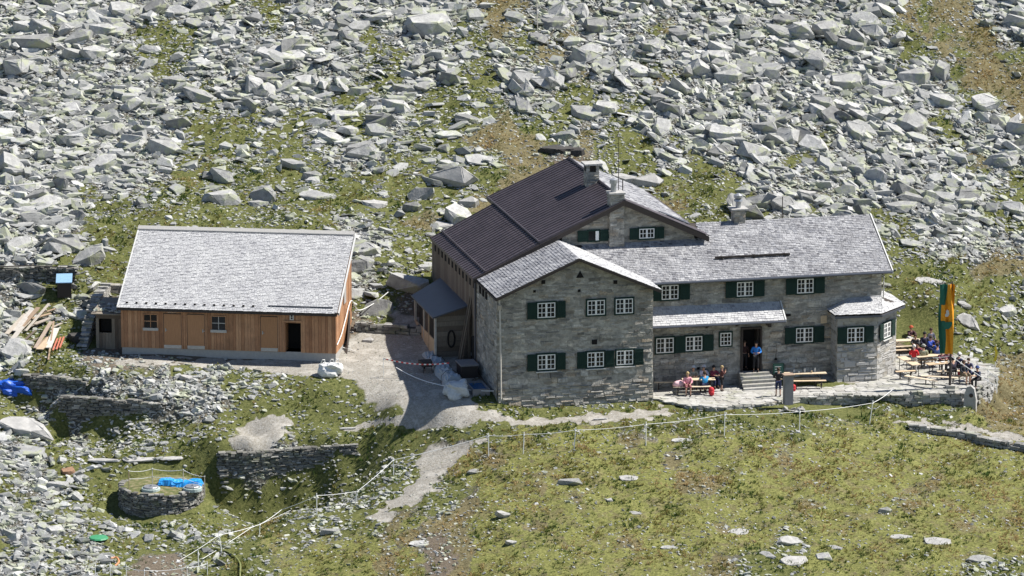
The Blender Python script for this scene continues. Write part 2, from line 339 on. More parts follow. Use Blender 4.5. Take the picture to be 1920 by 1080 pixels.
def gp(u,v):
    """ground point seen at pixel"""
    r=rayd(u,v); r=r/np.linalg.norm(r)
    s=np.linspace(190,330,1401); P=CAM+s[:,None]*r; h=P[:,2]-ground(P[:,0],P[:,1])
    i=np.argmax(h<0); 
    if i==0: i=len(s)-1
    a=h[i-1]/(h[i-1]-h[i]+1e-9); p=P[i-1]+(P[i]-P[i-1])*a
    return p
def gz(x,y): return float(ground([x],[y])[0])
def axis(lo,hi,a,b,st):
    mid=np.arange(a,b+st/2,st); L=[a]; 
    while L[-1]>lo: L.append(L[-1]-max(st*2,(a-L[-1])*.25+1))
    R=[b]
    while R[-1]<hi: R.append(R[-1]+max(st*2,(R[-1]-b)*.25+1))
    return np.array(L[:0:-1]+list(mid)+R[1:])
gxs=axis(-220,220,-38,38,.17); gys=axis(-150,320,-27,62,.19)
GX,GY=np.meshgrid(gxs,gys); GZ,GW=ground(GX.ravel(),GY.ravel(),True)
nx,ny=len(gxs),len(gys)
co=np.stack([GX.ravel(),GY.ravel(),GZ],1)
ii=np.arange(nx*ny).reshape(ny,nx); q=np.stack([ii[:-1,:-1],ii[:-1,1:],ii[1:,1:],ii[1:,:-1]],-1).reshape(-1,4)
def npmesh(name,co,faces,k):
    me=bpy.data.meshes.new(name); me.vertices.add(len(co)); me.vertices.foreach_set('co',co.astype(np.float32).ravel())
    me.loops.add(faces.size); me.loops.foreach_set('vertex_index',faces.astype(np.int32).ravel())
    me.polygons.add(len(faces)); me.polygons.foreach_set('loop_start',np.arange(0,faces.size,k,dtype=np.int32))
    me.polygons.foreach_set('loop_total',np.full(len(faces),k,dtype=np.int32)); me.polygons.foreach_set('use_smooth',[False]*len(faces)); me.update(calc_edges=True); return me
gme=npmesh('ground',co,q,4); gme.polygons.foreach_set('use_smooth',[True]*len(gme.polygons))
for nm,idx in (('cova',(2,3,4)),('covb',(5,6,1))):
    a=gme.attributes.new(nm,'FLOAT_COLOR','POINT'); arr=np.ones((nx*ny,4),np.float32); arr[:,:3]=GW[list(idx)].T; a.data.foreach_set('color',arr.ravel())
go=bpy.data.objects.new('ground',gme); coll().objects.link(go); tag(go,kind='structure')
m,n,b=newmat('alpine ground'); MGd=m
vec=objvec(n); ca=N(n,'ShaderNodeSeparateColor'); n.links.new(attr(n,'cova').outputs['Color'],ca.inputs[0]); cb=N(n,'ShaderNodeSeparateColor'); n.links.new(attr(n,'covb').outputs['Color'],cb.inputs[0])
n1=noise(n,1.1,6,.65,vec); n2=noise(n,7,5,.7,vec); n3=noise(n,30,3,.6,vec)
vo=N(n,'ShaderNodeTexVoronoi'); vo.inputs['Scale'].default_value=7; n.links.new(vec,vo.inputs['Vector'])
peb=ramp(n,N(n,'ShaderNodeSeparateColor').outputs[0] if False else vo.outputs['Distance'],[(.22,(.36,.35,.32)),(.45,(.09,.085,.07))])
soil=mix(n,(.10,.092,.065),peb,sstep(n,n2,.36,.50))
def wfac(sock,amt=.7): 
    t=mth(n,'ADD',sock,mth(n,'MULTIPLY',mth(n,'SUBTRACT',n2,.5),amt)); t=mth(n,'ADD',t,mth(n,'MULTIPLY',mth(n,'SUBTRACT',n1,.5),.5)); return sstep(n,t,.38,.58)
green=ramp(n,n2,[(.3,(.045,.05,.018)),(.5,(.10,.11,.035)),(.7,(.18,.175,.07))])
brown=ramp(n,n2,[(.3,(.07,.06,.03)),(.5,(.145,.125,.065)),(.7,(.22,.19,.11))])
mead0=ramp(n,n2,[(.3,(.06,.065,.02)),(.5,(.155,.16,.05)),(.72,(.28,.275,.10))])
mead=mix(n,mead0,brown,mth(n,'MULTIPLY',sstep(n,n1,.5,.62),.7)); mead=mix(n,mead,(.10,.085,.055),mth(n,'MULTIPLY',sstep(n,noise(n,2.3,5,.7,vec),.57,.64),.8))
grav=ramp(n,n3,[(.3,(.17,.16,.14)),(.5,(.31,.295,.265)),(.75,(.47,.455,.42))])
grav=mix(n,grav,(.22,.20,.165),mth(n,'MULTIPLY',sstep(n,n2,.42,.62),.8)); grav=mix(n,grav,(.44,.42,.38),mth(n,'MULTIPLY',sstep(n,n1,.5,.62),.6))
dirt=ramp(n,n2,[(.3,(.07,.055,.04)),(.6,(.17,.14,.105))])
c=soil
c=mix(n,c,green,wfac(mth(n,'ADD',ca.outputs[0],mth(n,'MULTIPLY',cb.outputs[2],.95))))
c=mix(n,c,brown,wfac(ca.outputs[1])); c=mix(n,c,mead,wfac(ca.outputs[2])); c=mix(n,c,dirt,wfac(cb.outputs[1])); c=mix(n,c,grav,wfac(cb.outputs[0],.3))
n.links.new(c,b.inputs['Base Color']); b.inputs['Roughness'].default_value=.95; b.inputs['Specular IOR Level'].default_value=.15
bump(n,b,n2,.05,1.0); gme.materials.append(MGd)
# ---------------------------------------------------------------- exclusion footprints
HA=math.radians(13.2); HO=onz(932,752,0)
def h2w(u,w,z=0): return np.array([HO[0]+u*math.cos(HA)-w*math.sin(HA),HO[1]+u*math.sin(HA)+w*math.cos(HA),z])
BAo=onz(228,663,.78); BB=math.radians(-7.5)
def b2w(x,y,z=0): return np.array([BAo[0]+x*math.cos(BB)-y*math.sin(BB),BAo[1]+x*math.sin(BB)+y*math.cos(BB),z])
def inpoly(x,y,P):
    r=np.zeros(np.shape(x),bool); n_=len(P)
    for i in range(n_):
        x0,y0=P[i][:2]; x1,y1=P[(i+1)%n_][:2]
        if y0==y1: continue
        r^=((y0>y)!=(y1>y))&(x<(x1-x0)*(y-y0)/(y1-y0)+x0)
    return r
TPX=[(1228,747),(1290,760),(1340,764),(1440,756),(1500,745),(1600,741),(1700,740),(1806,737),(1835,726),(1862,712),(1870,702),(1858,690),(1800,662),(1745,642),(1690,636)]
TERR=[onz(u,v,-.38) for u,v in TPX]+[h2w(24.3,5.5,-.38),h2w(24,3,-.38),h2w(9.3,3,-.38)]
FOOT=[[h2w(-.3,-.3),h2w(9.3,-.3),h2w(9.3,1.2),h2w(20,.9),h2w(25,1.2),h2w(25,7),h2w(23.8,10),h2w(13.3,10),h2w(13.3,18),h2w(-.3,18),h2w(-2.3,13.5),h2w(-2.5,5.8),h2w(-.3,5)],
 [b2w(-.2,-.15),b2w(12.9,-.15),b2w(12.9,5.9),b2w(-.2,5.9)],[b2w(-2.5,.5),b2w(0,.5),b2w(0,5),b2w(-2.5,5)],TERR,
 [h2w(9.2,1),h2w(9.2,-2),h2w(20.8,-4),h2w(20.8,1)]]
CIS=CISC
def clear(x,y):
    r=np.zeros(np.shape(x),bool)
    for P in FOOT: r|=inpoly(x,y,P)
    r|=np.hypot(x-CIS[0],(y-CIS[1])*1.0)<3.0
    return ~r
# ---------------------------------------------------------------- rocks
def hull(seed,npt,flat,wid=.7,shp=.25):
    r=random.Random(seed); bm=bmesh.new(); k=r.choice([4,4,5,5,6]) if npt<14 else r.choice([5,6,7])
    ph=r.random()*6; sl=(r.uniform(-.3,.3),r.uniform(-.3,.3))
    for lv in (0,1):
        for i in range(k):
            a_=ph+(i+r.uniform(-.3,.3))*6.283/k; rr=r.uniform(.72,1.08)*(1 if lv==0 else r.uniform(1-shp*1.2,1.02))
            bm.verts.new((rr*math.cos(a_)+sl[0]*lv*flat,(rr*math.sin(a_))*wid+sl[1]*lv*flat,(-1+2*lv)*flat*r.uniform(.72,1.05)+(.25*flat*math.cos(a_+ph))))
    for _ in range(npt//9): a_=r.random()*6.28; bm.verts.new((.95*math.cos(a_),.95*wid*math.sin(a_),flat*r.uniform(-.6,.6)))
    res=bmesh.ops.convex_hull(bm,input=bm.verts[:])
    bmesh.ops.delete(bm,geom=[g for g in res['geom_interior'] if isinstance(g,bmesh.types.BMVert)],context='VERTS')
    bmesh.ops.triangulate(bm,faces=bm.faces[:]); bm.verts.index_update()
    V=np.array([v.co[:] for v in bm.verts]); F=np.array([[v.index for v in f.verts] for f in bm.faces]); bm.free()
    return V,F
def rotm(yaw,p,r):
    cy_,sy_=math.cos(yaw),math.sin(yaw); cp,sp=math.cos(p),math.sin(p); cr,sr=math.cos(r),math.sin(r)
    return np.array([[cy_,-sy_,0],[sy_,cy_,0],[0,0,1]])@np.array([[cp,0,sp],[0,1,0],[-sp,0,cp]])@np.array([[1,0,0],[0,cr,-sr],[0,sr,cr]])
TPL=[hull(100+i,[8,9,11][i%3],[.08,.13,.2,.34][i%4],[.36,.5,.7][(i//4)%3]) for i in range(48)]
NS=410000
X=RS.uniform(-52,52,NS); Y=RS.uniform(-26,58,NS); Z,W=ground(X,Y,True); U,V=pix(X,Y,Z)
ok=(U>-330)&(U<2250)&(V>-110)&(V<1150)&clear(X,Y)
X,Y,Z,U,V,W=X[ok],Y[ok],Z[ok],U[ok],V[ok],W[:,ok]
# size: power law; density per class
uu=RS.rand(len(X)); Lmin,Lmax,al=.22,2.5,2.0
L=(Lmin**-al-(Lmin**-al-Lmax**-al)*uu)**(-1/al)
dens=W[0]*1.0+W[1]*.38+W[2]*.2+W[3]*.16+W[4]*.085+W[5]*.11+W[6]*.2
clump=np.clip(.5+fbm(X*.5,Y*.5,77)*3,0,1)
dens=dens*np.where(W[0]>.5,1,.35+1.3*clump)
big=np.clip(W[0]*1.0+W[1]*.4,0,1)
Lc=np.where(RS.rand(len(X))<big,L,np.minimum(L,.5)*.62)
Lc=np.where(W[5]>.4,np.minimum(Lc,.06+.10*RS.rand(len(X))**2),Lc); Lc=np.where((W[4]>.5)&(RS.rand(len(X))<.8),.09+.13*RS.rand(len(X)),Lc)
ok=RS.rand(len(X))<dens
ok&=~((U>560)&(U<1660)&(V>760)&(V<830)&(Lc>.5))
ok&=~((U>1900-1)&(V>2000))
Lc=np.where((V>665)&(U<760)&(U>60)&(V<860),np.minimum(Lc,.62+.3*(Lc>1.6)),Lc); Lc=np.where((V>840)&(U<460),np.minimum(Lc,.95),Lc); Lc=np.where((V>760)&(U>460),np.minimum(Lc,.5),Lc); Lc=np.where((V>450)&(V<665)&(U>1600),np.minimum(Lc,.75),Lc)
X,Y,Z,U,V,L=[a[ok] for a in (X,Y,Z,U,V,Lc)]
dis=(.82+.36*RS.rand(len(X)))
yaw=RS.normal(0,.42,len(X))+np.where(U>960,-.35,0)+np.where(RS.rand(len(X))<.22,RS.uniform(-1.6,1.6,len(X)),0)
pit=RS.normal(0,.26,len(X))+np.where(U>900,.20,0); rol=RS.normal(.30,.36,len(X)); st_=RS.rand(len(X))<.10; rol=np.where(st_,rol+RS.uniform(.5,1.1,len(X)),rol)
vis=(U>0)&(U<1920)&(V>0)&(V<1080)&~((U>235)&(U<655)&(V>425)&(V<660))&~((U>900)&(U<1640)&(V>430)&(V<740))&~((U>960)&(U<1250)&(V>330)&(V<450))
order=np.argsort(-(L*vis)); 
NBIG=238
bigidx=order[:NBIG]; rest=np.setdiff1d(np.arange(len(X)),bigidx)
tv=RS.randint(0,len(TPL),len(X)); tint=RS.rand(len(X))
cos_,fs_,ts_=[],[],[]; off=0
for k,(Vt,Ft) in enumerate(TPL):
    I=rest[tv[rest]==k]
    for i in I:
        R=rotm(yaw[i],pit[i],rol[i]); P=(Vt*L[i]*.5*np.array([1,dis[i],1]))@R.T+np.array([X[i],Y[i],Z[i]+L[i]*.06])
        cos_.append(P); fs_.append(Ft+off); off+=len(Vt); ts_.append(np.full(len(Ft),tint[i]))
co=np.concatenate(cos_); F_=np.concatenate(fs_); me=npmesh('scree',co,F_,3)
a=me.attributes.new('tint','FLOAT','FACE'); a.data.foreach_set('value',np.concatenate(ts_).astype(np.float32)); me.materials.append(MR)
o=bpy.data.objects.new('scree',me); coll().objects.link(o); tag(o,'loose grey granite rubble and small stones covering the slope','scree',kind='stuff')
print('scree rocks',len(rest),'faces',len(F_))
BIGT=[]
for i in range(16):
    Vt,Ft=hull(500+i,[15,18,22][i%3],[.12,.2,.3,.44][i%4],[.42,.58,.76][i%3]); BIGT.append((Vt,Ft))
def rockmesh(i):
    Vt,Ft=BIGT[i]; me=bpy.data.meshes.new('boulder'); me.from_pydata(Vt.tolist(),[],Ft.tolist())
    bm=bmesh.new(); bm.from_mesh(me); bmesh.ops.dissolve_limit(bm,angle_limit=.16,verts=bm.verts,edges=bm.edges)
    bmesh.ops.bevel(bm,geom=bm.edges[:],offset=.02,segments=1,affect='EDGES'); bmesh.ops.triangulate(bm,faces=bm.faces[:])
    bmesh.ops.subdivide_edges(bm,edges=bm.edges[:],cuts=1,use_grid_fill=True)
    rr=random.Random(i)
    for v in bm.verts: v.co+=Vector((rr.uniform(-1,1),rr.uniform(-1,1),rr.uniform(-1,1)))*.022
    bm.to_mesh(me); bm.free(); me.materials.append(None); return me
BME=[rockmesh(i) for i in range(16)]
def boulder(x,y,z,L,wf,hf,yaw,p,r,mat,label,ti,group=None):
    o=bpy.data.objects.new('boulder',BME[ti%16]); coll().objects.link(o)
    o.location=(x,y,z); o.scale=(L/2,L/2*wf,L/2*hf); o.rotation_euler=Matrix(rotm(yaw,p,r)).to_euler()
    o.material_slots[0].link='OBJECT'; o.material_slots[0].material=mat
    tag(o,label,'boulder',group); return o
def region(u,v):
    if v<170: return ('on the scree at top left','on the scree at top centre','on the scree at top right')[0 if u<640 else 1 if u<1280 else 2]
    if v<430:
        return ('on the hillside left above the barn','on the slope behind the barn','on the slope behind the dark roof','on the scree behind the shingled wing','on the right scree above the terrace')[min(4,int(u//384)) ]
    if v<680: return 'in the rubble left of the wooden barn' if u<240 else 'between the wooden barn and the stone hut' if u<900 else 'in the grass beside the terrace'
    if v<800: return 'in the rubble below the wooden barn' if u<800 else 'beside the path below the stone hut'
    return 'in the rubble at the lower left' if u<420 else 'near the lower dry stone wall' if u<800 else 'lying in the lower meadow'
for c_,i in enumerate(bigidx):
    t=c_; hf=(.8,1,1.15)[t%3]; fl=('flat','blocky','angular')[t%3]; sz='huge' if L[i]>1.75 else 'large' if L[i]>1.35 else 'middling'
    hz_=('tilted to the left','lying level','tilted to the right')[0 if pit[i]<-.15 else 2 if pit[i]>.15 else 1]
    reg=region(U[i],V[i])
    boulder(X[i],Y[i],Z[i]+L[i]*.07,L[i],dis[i],hf,yaw[i],pit[i],rol[i],MRb,f"{sz} {fl} rock {hz_} {reg}",t,'boulders '+reg)
# hand placed landmarks: u,v(base centre),width px, height factor, yaw, pitch, roll, mat, type, label
LM=[(50,100,115,.85,.1,0,.3,MRb,3,'very large grey boulder cut by the left edge high on the slope'),
(140,112,60,1.0,.5,.2,.5,MRb,6,'steep pale boulder just right of the very large one at upper left'),
(530,118,130,.75,-.15,.1,.45,MRb,1,'long pale tilted slab high above the barn roof'),
(808,62,112,.9,-.1,.05,.3,MRb,2,'big rounded boulder with a dark crack at the top of the slope'),
(850,348,88,1.0,-.1,.0,.75,MRp,7,'square pale lichened boulder left above the dark roof'),
(417,380,80,.8,.05,0,.1,MRb,2,'broad boulder in the grass above the middle of the barn roof'),
(595,375,72,.7,-.1,.1,.4,MRb,0,'low wedge boulder in the grass above the right of the barn roof'),
(485,386,44,.9,.1,0,.2,MRb,5,'small boulder just right of the broad one above the barn roof'),
(585,338,38,1.1,.3,.2,.2,MRb,7,'dark sided block above the wedge boulder behind the barn'),
(548,318,60,.9,-.3,.1,.4,MRb,6,'angular boulder touching the dark sided block behind the barn'),
(645,222,62,.8,.1,0,.2,MRb,4,'pale boulder in grass halfway up left of centre'),
(655,250,48,.8,.5,.2,.2,MRb,2,'shadowed boulder directly below the pale one left of centre'),
(768,552,96,1.15,-.2,.25,.5,MRb,3,'massive cracked boulder beside the small annex of the hut'),
(700,388,50,.9,.1,.1,.3,MRp,5,'bright boulder between the barn roof and the dark roof'),
(773,395,36,1.1,.1,.1,.3,MRb,7,'pale cube of rock left of the dark roof eave'),
(835,405,52,.7,-.35,.2,.3,MRb,0,'brown sided slab leaning left of the dark roof edge'),
(878,388,40,1.1,.2,0,.3,MRp,7,'pale block beside the upper corner of the dark roof'),
(820,428,70,.55,-.2,.05,.3,MRp,0,'flat white slab just left of the dark roof'),
(1422,182,46,2.0,-.5,.35,1.0,MRp,1,'bright upright slab standing in the right scree'),
(1590,165,80,.9,-.3,.1,.4,MRb,2,'large pointed boulder right of the bright upright slab'),
(1170,345,58,.9,-.2,.1,.5,MRp,6,'pale boulder behind the antenna mast of the dark roof'),
(1215,350,60,.9,.3,.1,.5,MRp,7,'pale boulder right behind the ridge of the dark roof'),
(1050,288,95,.5,0,0,.1,MRd,1,'dark broad ledge of rock above the dark roof ridge'),
(1083,292,26,1.3,0,0,.0,MRd,7,'black square rock at the top of the dark roof ridge'),
(905,308,70,.6,.0,.1,.4,MRb,4,'low pale boulder at the top left of the dark roof'),
(1500,398,58,.8,.2,.1,.4,MRb,2,'pale boulder behind the ridge of the shingled wing'),
(1512,372,44,1.0,.2,.1,.4,MRp,6,'bright block above the ridge of the shingled wing'),
(1815,612,56,1.1,-.6,.4,.8,MRp,1,'greenish white pointed slab right of the banner'),
(1808,578,34,1.0,-.4,.3,.8,MRp,6,'small white slab directly above the pointed slab by the banner'),
(1745,532,60,.45,-.2,.1,.3,MRp,0,'flat white stone in the grass above the banner'),
(1890,590,48,.9,.1,0,.4,MRb,2,'rounded green lichened boulder near the right edge'),
(1712,462,50,.7,-.2,.1,.3,MRb,4,'boulder in grass right of the shingled roof edge'),
(1770,482,44,.7,-.1,.1,.3,MRp,5,'pale boulder above the flat white stone on the right slope'),
(1725,640,52,.4,-.1,.1,.3,MRb,0,'flat grey stone behind the terrace guests'),
(942,972,34,1.25,.1,.25,.7,MRp,6,'white pointed stone alone in the meadow below the hut'),
(1068,910,52,.6,0,0,.3,MRb,3,'low heap-like stone in the middle of the meadow'),
(1143,940,16,.9,0,0,.3,MRp,2,'small white stone in the meadow right of the low heap'),
(1190,965,30,.5,-.4,0,.4,MRp,0,'thin pale slab in the meadow left of centre'),
(1660,962,26,1.0,.1,.1,.3,MRb,7,'grey cube of rock on the right of the meadow'),
(1482,1022,56,.75,.3,.1,.5,MRp,1,'large pale slab leaning at the bottom of the meadow'),
(1440,1045,40,.6,-.8,.1,.5,MRp,0,'narrow slab left of the large pale one at the bottom'),
(1492,1058,60,.55,.4,.0,.4,MRp,4,'pale slab below the large one at the bottom of the meadow'),
(1565,1030,34,.5,-.5,0,.4,MRp,0,'narrow pale slab right above the slabs at the bottom of the meadow'),(1690,1010,44,.35,-.1,0,.3,MRp,0,'broad pale slab low in the right part of the meadow'),(1760,1020,56,.35,-.2,0,.3,MRp,4,'long pale slab near the lower right corner of the meadow'),(1840,1055,60,.5,-.2,0,.3,MRb,1,'grey slab at the lower right corner'),(1180,900,40,.4,-.1,0,.3,MRp,4,'pale flat stone right of the low heap in the meadow'),(1280,828,44,.25,0,0,.2,MRb,0,'flat grey slab in the grass just below the fence tape'),(1385,1000,40,.4,.1,0,.3,MRp,8,'pale flat stone left above the slabs at the bottom'),(1545,1048,36,.6,-.2,0,.4,MRb,2,'grey stone right of the slabs at the bottom of the meadow'),
(1255,1030,34,.5,-.2,0,.3,MRb,0,'flat stone low in the meadow left of the slabs'),
(620,1002,44,.6,.1,.05,.3,MRb,3,'pale grey block below the dry wall fence'),
(795,1024,60,.35,-.1,0,.2,MRb,0,'broad flat rock showing through the lower meadow'),
(958,1022,26,1.0,.1,.1,.6,MRp,6,'white stone below the pointed one at the meadow edge'),
(892,888,36,.6,.1,.0,.3,MRb,1,'grey slab right of the pale gravel path'),
(40,815,120,.7,-.3,.15,.3,MRp,1,'very large pale slab at the left edge below the wall'),
(45,855,90,.6,-.2,.0,.2,MRb,4,'broad boulder under the very large slab at the left edge'),
(22,668,58,.9,.4,.2,.4,MRb,5,'pale boulder at the left edge below the plank pile'),
(38,655,60,.9,-.2,.1,.6,MRb,6,'angular boulder against the end of the plank pile'),
(128,888,34,.8,0,0,.3,MRr,2,'rust brown stone left of the round cistern'),
(152,902,32,.9,0,0,.3,MRb,7,'dark grey block right of the rust brown stone'),
(108,918,52,.8,.2,.1,.4,MRb,3,'grey boulder below the rust brown stone'),
(105,1000,44,.8,.2,.1,.3,MRb,2,'boulder with a dark face at the lower left'),
(148,640,50,.9,0,.1,.2,MRd,2,'shaded dark rock left of the barn corner'),
(350,715,36,.9,.2,.2,.5,MRp,6,'bright upright stone on the rubble below the barn'),
(355,778,36,.7,.1,0,.4,MRb,1,'grey stone right of the dry wall below the barn'),
(690,642,24,.8,.3,0,.3,MRp,7,'pale loose stone at the barn side path'),
(1745,812,30,.4,0,0,.3,MRb,0,'flat stone on the track below the terrace wall')]
for k,(u,v,wp,hf,ya,p,r,mt,ti,lb) in enumerate(LM):
    P=gp(u,v); L_=wp/33*1.12*(1+(P[1])/DIST)
    boulder(P[0],P[1]+L_*.15,P[2]+L_*hf*.10,L_,.85,hf,ya,p,r,mt,lb,ti)
print('boulders',NBIG+len(LM))
# ---------------------------------------------------------------- grass tufts
NT=285000
X=RS.uniform(-45,45,NT); Y=RS.uniform(-26,52,NT); Z,W=ground(X,Y,True); U,V=pix(X,Y,Z)
pn=fbm(X*.9,Y*.9,91)*2+fbm(X*3.1,Y*3.1,95)*1.2
dn=W[2]*.75+W[3]*.8+W[4]*.75+W[1]*.42; ok=(RS.rand(NT)<dn*np.clip(.6+1.5*pn,0.05,1))&(U>-330)&(U<2250)&(V>-60)&(V<1150)&clear(X,Y)&(W[5]<.35)
X,Y,Z,W,pn=X[ok],Y[ok],Z[ok],W[:,ok],pn[ok]; n_=len(X)
NBL=5
ang=RS.uniform(0,6.28,(n_,NBL)); h=(RS.uniform(.05,.15,n_)*(1+1.1*np.clip(pn,0,1.2))*(1+.35*W[2]))[:,None]*RS.uniform(.6,1.2,(n_,NBL)); sp=RS.uniform(.03,.13,(n_,NBL)); wd=RS.uniform(.018,.04,(n_,NBL))
bx=X[:,None]+np.cos(ang)*sp*.5; by=Y[:,None]+np.sin(ang)*sp*.5; bz=Z[:,None]-.02+0*ang
px_=-np.sin(ang)*wd; py_=np.cos(ang)*wd
A=np.stack([bx-px_,by-py_,bz],-1);B_=np.stack([bx+px_,by+py_,bz],-1);T=np.stack([bx+np.cos(ang)*sp,by+np.sin(ang)*sp,bz+h],-1)
co=np.stack([A,B_,T],2).reshape(-1,3); F_=np.arange(len(co)).reshape(-1,3); me=npmesh('grass',co,F_,3)
tn=np.clip(.20+1.5*fbm(X*.45,Y*.45,61)+.6*W[3]+.22*W[4]+1.5*fbm(X*1.5,Y*1.5,63,3)+.5*fbm(X*5,Y*5,62)+.12*RS.randn(n_),0,1)
a=me.attributes.new('tint','FLOAT','FACE'); a.data.foreach_set('value',np.repeat(tn,NBL).astype(np.float32))
m,n,b=newmat('alpine grass'); t=attr(n,'tint').outputs['Fac']
c=ramp(n,t,[(0,(.05,.095,.018)),(.28,(.105,.13,.03)),(.52,(.21,.19,.055)),(.78,(.32,.25,.095)),(1,(.42,.31,.15))]); n.links.new(c,b.inputs['Base Color']); b.inputs['Roughness'].default_value=.8; b.inputs['Specular IOR Level'].default_value=.2
tr=N(n,'ShaderNodeBsdfTranslucent'); n.links.new(c,tr.inputs[0]); ms=N(n,'ShaderNodeMixShader'); ms.inputs[0].default_value=.3
out=[x for x in n.nodes if x.type=='OUTPUT_MATERIAL'][0]; n.links.new(b.outputs[0],ms.inputs[1]); n.links.new(tr.outputs[0],ms.inputs[2]); n.links.new(ms.outputs[0],out.inputs[0])
me.materials.append(m); o=bpy.data.objects.new('grass',me); coll().objects.link(o); tag(o,'short green and straw coloured alpine grass tufts','grass',kind='stuff')
print('tufts',n_)
# ---------------------------------------------------------------- builders for the hut
def wallplane(mb,p0,p1,z0,zf,batter=None,openings=(),mort=1,stones=True,sz=1.0,prot=.045,seed=1,back=.3):
    """masonry between 2D points p0->p1 (outside is to the right of p0->p1), from z0 up to zf(s)"""
    r=random.Random(seed); p0=np.array(p0,float); p1=np.array(p1,float); Lw=np.linalg.norm(p1-p0); d=(p1-p0)/Lw; nrm=np.array([d[1],-d[0]])
    bt=batter or (lambda z:0)
    def P(s,z,o): q=p0+d*s+nrm*(o+bt(z)); return (q[0],q[1],z)
    zs=[z0]+[z for z in (.2,.8,1.4,2.0,2.6) if z>z0 and batter]
    ss=[0]+[s for o_ in openings if o_[4:] for s in (o_[0],o_[1])]+[Lw]
    # backing strips; holes only for openings flagged deep
    brk=sorted(set([0,Lw]+[s for o_ in openings if len(o_)>4 for s in o_[:2]]+[Lw*k/24 for k in range(25)]))
    for a,b in zip(brk[:-1],brk[1:]):
        mid=(a+b)/2; hole=[o_ for o_ in openings if len(o_)>4 and o_[0]<mid<o_[1]]
        segs=[]; top=None
        if hole: 
            if hole[0][2]>z0+.02: segs.append((z0,hole[0][2]))
            segs.append((hole[0][3],None))
        else: segs.append((z0,None))
        for (za,zb) in segs:
            lv=[za]+[z for z in zs if z>za+.01 and (zb is None or z<zb-.01)]
            for i,zz in enumerate(lv):
                if i+1<len(lv): c=[P(a,zz,0),P(b,zz,0),P(b,lv[i+1],0),P(a,lv[i+1],0)]
                elif zb is not None: c=[P(a,zz,0),P(b,zz,0),P(b,zb,0),P(a,zb,0)]
                else: c=[P(a,zz,0),P(b,zz,0),P(b,zf(b),0),P(a,zf(a),0)]
                mb.add(c,[(0,1,2,3)],.5,mort)
    if not stones: return
    z=z0; zmax=max(zf(Lw*k/20) for k in range(21))
    while z<zmax:
        hh=r.choice([.06,.09,.13,.17,.22,.3])*sz; s=-r.uniform(0,.3)
        while s<Lw:
            ln=r.uniform(.2,.75)*sz if hh<.15 else r.uniform(.28,.9)*sz
            a,b=max(s,0),min(s+ln,Lw); s+=ln
            if b-a<.08: continue
            zt=z+hh*r.uniform(.7,1.35); zb=z+r.uniform(-.05,.05)
            if zt>min(zf(a),zf(b))-.0: continue
            if any(not(b<=o_[0] or a>=o_[1] or zt<=o_[2] or zb>=o_[3]) for o_ in openings): continue
            if r.random()<.12: continue
            g=.012; q=lambda: r.uniform(.0,prot*.75 if zb>2.6 or not batter else prot*1.8) 
            t=r.random(); j=lambda k=.028: r.uniform(-k,k)
            A=[P(a+g,zb+j(),-.02),P(b-g,zb+j(),-.02),P(b-g,zt-g,-.02),P(a+g,zt-g,-.02)]
            o=q(); tl=r.uniform(0,.03)+(.03*r.random() if (batter and zb<2.4) else 0); Bv=[P(a+g+abs(j()),zb+.008+abs(j()),o+j(.008)),P(b-g-abs(j()),zb+.008+abs(j()),o+j(.008)),P(b-g-abs(j()),zt-g-abs(j(.03)),o+j(.012)-tl),P(a+g+abs(j()),zt-g-abs(j(.03)),o+j(.012)-tl)]
            mb.add(A+Bv,[(4,5,6,7),(0,1,5,4),(1,2,6,5),(2,3,7,6),(3,0,4,7)],t,0)
        z+=hh
def shingles(mb,eL,eR,rR,rL,row=.16,wd=.2,seed=3,lift=.022,inside=None,th=.02):
    r=random.Random(seed); eL,eR,rR,rL=[np.array(p,float) for p in (eL,eR,rR,rL)]
    up_=(rL-eL); H=np.linalg.norm((rL+rR-eL-eR)/2); nrow=max(1,int(H/row)); nn=np.cross(eR-eL,rL-eL); nn/=np.linalg.norm(nn)
    if nn[2]<0: nn=-nn
    def Pt(s,t): return (eL*(1-s)+eR*s)*(1-t)+(rL*(1-s)+rR*s)*t
    for k in range(nrow):
        t0=k/nrow; t1=min(1,(k+1.25)/nrow); Wd=np.linalg.norm(Pt(1,t0)-Pt(0,t0)); x=-r.uniform(0,wd)
        while x<Wd:
            w_=wd*r.uniform(.6,1.4); a,b=max(0,x),min(Wd,x+w_); x+=w_
            if b-a<.03: continue
            sa,sb=(a+.006)/Wd,(b-.006)/Wd; tj=t0+r.uniform(-.12,.06)/nrow; tj=max(tj,0)-(.03/H if k==0 else 0)
            if inside and not inside((sa+sb)/2,(t0+t1)/2): continue
            l=lift*r.uniform(.7,1.9)
            lo=[Pt(sa,tj),Pt(sb,tj)]; hi=[Pt(sb,t1),Pt(sa,t1)]
            V=[lo[0]+nn*(l-th),lo[1]+nn*(l-th),hi[0],hi[1],lo[0]+nn*l,lo[1]+nn*l,hi[0]+nn*.004,hi[1]+nn*.004]
            mb.add(V,[(4,5,6,7),(0,1,5,4),(1,2,6,5),(3,0,4,7)],min(1,max(0,r.gauss(.5,.23))),0)
def gable(pk,ze,zp): # pk=(s0,sp,s1)
    return lambda s: ze[0]+(zp-ze[0])*(s-pk[0])/(pk[1]-pk[0]) if s<pk[1] else zp+(ze[1]-zp)*(s-pk[1])/(pk[2]-pk[1])
